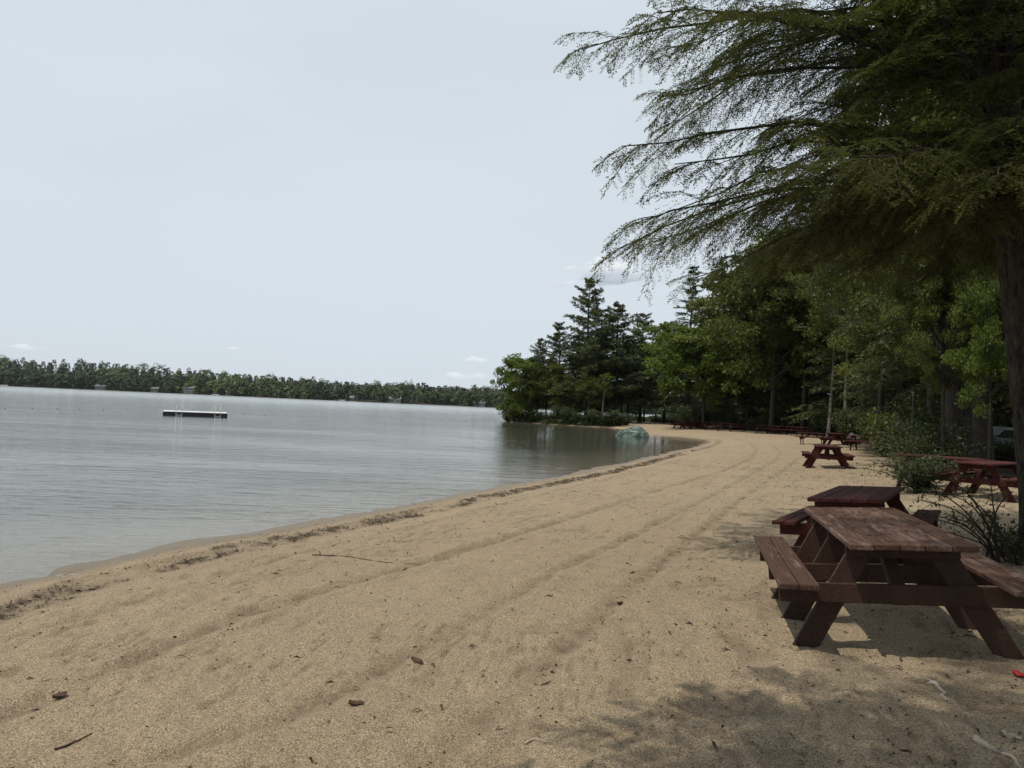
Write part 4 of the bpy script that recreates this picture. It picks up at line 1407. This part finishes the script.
def build_litter(A):
    rng = np.random.default_rng(77)
    bits = foliage_mat('litter_bits', [(0, (.022, .015, .010)), (.5, (.065, .042, .026)), (1, (.17, .125, .085))], .0, .8)
    zs = bpy.data.objects['ground'].data
    n = len(zs.vertices)
    co = np.empty(n * 3, np.float32)
    zs.vertices.foreach_get('co', co)
    co = co.reshape(-1, 3)
    rr = np.hypot(co[:, 0], co[:, 1])
    th = np.arctan2(co[:, 0], co[:, 1])
    a = np.empty(n, np.float32)
    zs.attributes['wrack'].data.foreach_get('value', a)
    dist = np.empty(n, np.float32)
    zs.attributes['disturbed'].data.foreach_get('value', dist)
    sh = np.empty(n, np.float32)
    zs.attributes['shore'].data.foreach_get('value', sh)
    ok = (rr > 2.2) & (rr < 40) & (np.abs(th) < .95) & (sh > .25)
    area = rr ** 2
    # wrack line debris
    w = np.where(ok, area * np.clip(a - .25, 0, 1) ** 1.5, 0)
    idx = rng.choice(n, 9000, p=w / w.sum())
    c = co[idx] + rng.normal(0, .02, (len(idx), 3)) * np.array([1, 1, 0]) + np.array([0, 0, .008])
    d = rng.normal(0, 1, c.shape) * np.array([1, 1, .25])
    V, F = leaves(c, d, norm(np.array([0, 0, 1.0]) + rng.normal(0, .5, c.shape)), rng.uniform(.01, .075, len(c)), rng.uniform(.005, .016, len(c)), .15)
    tag(link('wrack_debris', mesh_np('wrack_debris', V, F, bits, np.clip(rng.normal(.3, .2, len(c)), 0, 1))), 'dark line of washed up twigs and needles along the waterline', 'debris', kind='stuff')
    # scattered bits
    w = np.where(ok, area * (.25 + 1.2 * dist + .6 * smooth(5, 8, sh)) * (rr < 30), 0)
    idx = rng.choice(n, 32000, p=w / w.sum())
    c = co[idx] + np.array([0, 0, .004])
    d = rng.normal(0, 1, c.shape) * np.array([1, 1, .2])
    ln = np.where(rng.uniform(0, 1, len(c)) < .1, rng.uniform(.03, .11, len(c)), rng.uniform(.006, .026, len(c)))
    V, F = leaves(c, d, norm(np.array([0, 0, 1.0]) + rng.normal(0, .5, c.shape)), ln, np.minimum(ln * .6, .017), .2)
    tag(link('leaf_litter', mesh_np('leaf_litter', V, F, bits, np.clip(rng.normal(.35, .25, len(c)), 0, 1))), 'scattered dark leaf and bark bits lying on the sand', 'leaf litter', kind='stuff')
    # small stones
    idx = rng.choice(n, 900, p=w / w.sum())
    st = plain('small_stones', (.30, .26, .21), .9, .5, 40.0)
    base = np.array([(1, 0, 0), (0, 1, 0), (-1, 0, 0), (0, -1, 0), (0, 0, .8), (0, 0, -.6)], float)
    fc = np.array([(0, 1, 4), (1, 2, 4), (2, 3, 4), (3, 0, 4), (1, 0, 5), (2, 1, 5), (3, 2, 5), (0, 3, 5)])
    sz = rng.uniform(.004, .013, (len(idx), 1, 1)) * rng.uniform(.7, 1.4, (len(idx), 6, 1))
    V = co[idx][:, None] + base[None] * sz + np.array([0, 0, .003])
    F = fc[None] + (np.arange(len(idx)) * 6)[:, None, None]
    tag(link('pebbles', mesh_np('pebbles', V.reshape(-1, 3), F.reshape(-1, 3), st)), 'small pale stones scattered over the sand', 'pebbles', kind='stuff')
    # needles and leaf bits on the brown table
    m_ = 1500
    lx = rng.uniform(-.35, .35, m_)
    ly = rng.uniform(-.97, .97, m_)
    kp = fbm(lx * 6 + 5, ly * 4 + 5, 3, 3) > .46
    c = np.stack([lx, ly, lx * 0 + .745], -1)[kp]
    sx = rng.uniform(.56, .78, 160)
    c2 = np.stack([sx * np.where(rng.uniform(0, 1, 160) < .25, -1, 1), rng.uniform(-.97, .97, 160), sx * 0 + .483], -1)
    c = np.vstack([c, c2])
    d = rng.normal(0, 1, c.shape) * np.array([1, 1, .05])
    ln = np.where(rng.uniform(0, 1, len(c)) < .2, rng.uniform(.02, .05, len(c)), rng.uniform(.006, .02, len(c)))
    V, F = leaves(c, d, norm(np.array([0, 0, 1.0]) + rng.normal(0, .12, c.shape)), ln, np.minimum(ln * .5, .009), .1)
    o = tag(link('fallen_needles', mesh_np('fallen_needles', V, F, bits, np.clip(rng.normal(.35, .3, len(c)), 0, 1))), 'fallen needles and bark bits on the weathered brown table', 'needles', kind='stuff')
    o.matrix_world = A.matrix_basis.copy()

    def surf(px, py):
        g = ground(px, py)
        k = np.argmin((co[:, 0] - g[0]) ** 2 + (co[:, 1] - g[1]) ** 2)
        return np.array([g[0], g[1], co[k, 2]])
    pale = plain('driftwood', (.40, .34, .27), .9, .25, 12.0)
    darkw = plain('dark_wood', (.06, .042, .03), .9, .3, 12.0)

    def stick(pts, rad, mat, label, name='twig'):
        P = np.array([surf(*p) for p in pts])
        P[:, 2] += rad * .5
        o0 = P[0].copy()
        k = np.interp(np.linspace(0, len(P) - 1, 4 * len(P)), np.arange(len(P)), np.arange(len(P)))
        Q = np.stack([np.interp(k, np.arange(len(P)), P[:, j]) for j in range(3)], -1) - o0
        Q[1:-1] += rng.normal(0, rad * .5, (len(Q) - 2, 3)) * np.array([1, 1, .3])
        V, F = tubes(Q[None], (rad * (1 - .7 * np.linspace(0, 1, len(Q))))[None], 7)
        return tag(link(name, mesh_np(name, V, F, mat, smooth_shade=True), loc=o0), label, 'twig')
    stick([(928, 684), (939, 690), (946, 703)], .016, pale, 'short pale twig lying on sand in front of the brown table')
    stick([(976, 742), (992, 752), (1008, 757), (1024, 769)], .016, pale, 'long pale root in the shade at the lower right corner')
    stick([(1002, 737), (1014, 738), (1022, 742)], .018, pale, 'stubby pale stick in the shade above the long pale root')
    stick([(312, 556), (345, 556), (385, 562), (424, 564)], .007, darkw, 'long thin dark twig lying across the open sand', 'twig')
    stick([(55, 748), (75, 740), (92, 731)], .008, darkw, 'thin dark twig in the sand near the lower left corner')
    stick([(524, 741), (536, 737), (548, 739)], .007, pale, 'small pale twig beside dark leaf bits on the sand')

    def curled(px, py, size, mat, label, seed, name='dead_leaf', catn='dead leaf'):
        rg = np.random.default_rng(seed)
        c0 = surf(px, py)
        a_ = np.linspace(-1, 1, 7)
        b_ = np.linspace(-1, 1, 5)
        A_, B_ = np.meshgrid(a_, b_, indexing='ij')
        wd = np.sqrt(np.clip(1 - A_ ** 2, .02, 1)) * (.55 + .12 * np.cos(A_ * 9))
        V = np.stack([A_ * size, B_ * wd * size, size * (.10 + .45 * B_ ** 2 * (.6 + .4 * A_) + .18 * A_ ** 2) + rg.normal(0, .03 * size, A_.shape)], -1).reshape(-1, 3)
        idx = np.arange(35).reshape(7, 5)
        F = np.stack([idx[:-1, :-1], idx[1:, :-1], idx[1:, 1:], idx[:-1, 1:]], -1).reshape(-1, 4)
        o = tag(link(name, mesh_np(name, V, F, mat, smooth_shade=True), loc=c0), label, catn)
        o.rotation_euler = (rg.uniform(-.2, .2), rg.uniform(-.2, .2), rg.uniform(0, 6))
        md = o.modifiers.new('thick', 'SOLIDIFY')
        md.thickness = .003
    brown = plain('dead_leaf_brown', (.075, .045, .028), .8, .3, 30.0)
    redm = plain('red_plastic', (.32, .03, .03), .5, .1, 8.0)
    curled(417, 663, .038, brown, 'curled dark brown leaf lying alone on bare sand', 1)
    curled(356, 705, .040, brown, 'dark brown leaf half buried in a scuffed hollow of sand', 2)
    curled(60, 694, .042, brown, 'dark brown leaf at the lower left end of a tyre track', 3)
    curled(620, 604, .036, brown, 'small dark leaf cluster on sand left of the tables', 4)
    curled(1021, 677, .05, redm, 'small red scrap on the sand under the right seat of the brown table', 5, 'red_scrap', 'scrap')


# ------------------------------------------------------------------ light
def build_light():
    sd = np.array([-.42, -.20, 1.0])
    sd = sd / np.linalg.norm(sd)
    el = math.asin(sd[2])
    azm = math.atan2(sd[0], sd[1])
    L = bpy.data.lights.new('sun', 'SUN')
    L.energy = 3.3
    L.angle = math.radians(.6)
    L.color = (1.0, .94, .83)
    o = bpy.data.objects.new('sun', L)
    COL.objects.link(o)
    o.rotation_euler = Vector(sd).to_track_quat('Z', 'Y').to_euler()
    w = bpy.data.worlds.new('World')
    scene.world = w
    w.use_nodes = True
    t = w.node_tree
    t.nodes.clear()
    out = t.nodes.new('ShaderNodeOutputWorld')
    bg = t.nodes.new('ShaderNodeBackground')
    sky = t.nodes.new('ShaderNodeTexSky')
    sky.sky_type = 'NISHITA'
    sky.sun_disc = False
    sky.sun_elevation = el
    sky.sun_rotation = azm % (2 * math.pi)
    sky.air_density = 1.0
    sky.dust_density = 1.6
    N = lambda typ: t.nodes.new('ShaderNode' + typ)
    tc = N('TexCoord')
    # thin high cloud veil
    mp = N('Mapping')
    mp.inputs['Scale'].default_value = (1.0, 1.0, 3.2)
    t.links.new(tc.outputs['Generated'], mp.inputs['Vector'])
    nz = N('TexNoise')
    nz.inputs['Scale'].default_value = 1.7
    nz.inputs['Detail'].default_value = 4
    nz.inputs['Roughness'].default_value = .5
    t.links.new(mp.outputs[0], nz.inputs['Vector'])
    rp = N('ValToRGB')
    rp.color_ramp.elements[0].position = .36
    rp.color_ramp.elements[0].color = (.90,) * 3 + (1,)
    rp.color_ramp.elements[1].position = .62
    rp.color_ramp.elements[1].color = (.97,) * 3 + (1,)
    t.links.new(nz.outputs['Fac'], rp.inputs[0])
    veil = N('Mix')
    veil.data_type = 'RGBA'
    t.links.new(rp.outputs[0], veil.inputs[0])
    t.links.new(sky.outputs[0], veil.inputs[6])
    veil.inputs[7].default_value = (7.05, 7.78, 8.45, 1)
    cur = veil.outputs[2]

    def cloud(px, py, hw, hh, col, thr, seed, shade):
        """small cumulus: a noisy ellipse in direction space"""
        nonlocal cur
        d = _f + _r * (px - 512) / FPX + _u * (384 - py) / FPX
        az0, e0 = math.atan2(d[0], d[1]), math.atan2(d[2], math.hypot(d[0], d[1]))
        sep = N('SeparateXYZ')
        t.links.new(tc.outputs['Generated'], sep.inputs[0])

        def mth(op, a, b=None, clamp=False):
            nd = N('Math')
            nd.operation = op
            nd.use_clamp = clamp
            for i, v in enumerate((a, b)):
                if v is None:
                    continue
                if isinstance(v, bpy.types.NodeSocket):
                    t.links.new(v, nd.inputs[i])
                else:
                    nd.inputs[i].default_value = v
            return nd.outputs[0]
        a = mth('ARCTAN2', sep.outputs['X'], sep.outputs['Y'])
        e = mth('ARCSINE', sep.outputs['Z'])
        dx = mth('DIVIDE', mth('SUBTRACT', a, az0), hw / FPX)
        dy = mth('DIVIDE', mth('SUBTRACT', e, e0), hh / FPX)
        dyb = mth('MULTIPLY', dy, mth('ADD', 1.0, mth('MULTIPLY', mth('LESS_THAN', dy, 0.0), .6)))
        q = mth('SUBTRACT', 1.0, mth('SQRT', mth('ADD', mth('MULTIPLY', dx, dx), mth('MULTIPLY', dyb, dyb))))
        n2 = N('TexNoise')
        n2.inputs['Scale'].default_value = 1700.0 / hw
        n2.inputs['Detail'].default_value = 5
        n2.inputs['Roughness'].default_value = .6
        m2 = N('Mapping')
        m2.inputs['Location'].default_value = (seed, 0, 0)
        m2.inputs['Scale'].default_value = (1, 1, 2.6)
        t.links.new(tc.outputs['Generated'], m2.inputs['Vector'])
        t.links.new(m2.outputs[0], n2.inputs['Vector'])
        v = mth('ADD', q, mth('MULTIPLY', mth('SUBTRACT', n2.outputs['Fac'], .5), 3.2))
        mr = N('MapRange')
        mr.interpolation_type = 'SMOOTHSTEP'
        mr.inputs['From Min'].default_value = thr
        mr.inputs['From Max'].default_value = thr + .55
        t.links.new(v, mr.inputs['Value'])
        cm = N('MapRange')
        cm.inputs['From Min'].default_value = -.25
        cm.inputs['From Max'].default_value = .75
        t.links.new(mth('ADD', dy, mth('MULTIPLY', mth('SUBTRACT', n2.outputs['Fac'], .5), 1.0)), cm.inputs['Value'])
        cc = N('Mix')
        cc.data_type = 'RGBA'
        t.links.new(cm.outputs[0], cc.inputs[0])
        cc.inputs[6].default_value = (*shade, 1)
        cc.inputs[7].default_value = (*col, 1)
        mx = N('Mix')
        mx.data_type = 'RGBA'
        t.links.new(mth('MULTIPLY', mr.outputs[0], .9), mx.inputs[0])
        t.links.new(cur, mx.inputs[6])
        t.links.new(cc.outputs[2], mx.inputs[7])
        cur = mx.outputs[2]
    W_ = (9.0, 9.35, 9.7)
    cloud(612, 276, 36, 17, W_, -.05, 1.0, (4.6, 5.3, 6.1))
    cloud(475, 360, 34, 7, W_, .45, 2.0, (7.6, 8.2, 8.9))
    cloud(465, 376, 40, 7, W_, .35, 3.0, (7.6, 8.2, 8.9))
    cloud(233, 349, 12, 3, W_, .2, 4.0, (7, 7.4, 7.9))
    cloud(25, 347, 45, 5, W_, .35, 5.0, (7.6, 8.2, 8.9))
    cloud(560, 285, 30, 9, (8.2, 8.7, 9.2), .45, 6.0, (6.4, 7.1, 7.9))
    t.links.new(cur, bg.inputs['Color'])
    bg.inputs['Strength'].default_value = .098
    t.links.new(bg.outputs[0], out.inputs['Surface'])


build_ground()
build_water()
build_light()
tableA = build_tables()
build_rocks()
build_raft()
build_buoys()
build_far()
NH = near_hemlock()


def plant_near(loc, label, rz=0.0, scale=1.0):
    r = root('hemlock_tree', loc, label, 'tree', None, rz, scale)
    link('trunk', NH['trunk'], r)
    link('limb', NH['limbs'], r)
    link('crown', NH['crown'], r)


g = ground(1054, 560)
plant_near((g[0], g[1], g[2] - .02), 'big near hemlock with furrowed trunk and drooping feathery branches over the tables')
plant_near((2.2, -2.4, gz(2.2, -2.4)), 'tall hemlock standing behind the photographer, shading the near sand', 5.25, 1.3)
build_woods()
build_hidden()
build_litter(tableA)
build_haze()

vs = scene.view_settings
vs.view_transform = 'Standard'
vs.look = 'None'
vs.exposure = 0
vs.gamma = 1
scene.cycles.max_bounces = 6
scene.cycles.diffuse_bounces = 4
scene.cycles.glossy_bounces = 2
scene.cycles.transmission_bounces = 4
scene.cycles.transparent_max_bounces = 8
scene.cycles.use_denoising = True
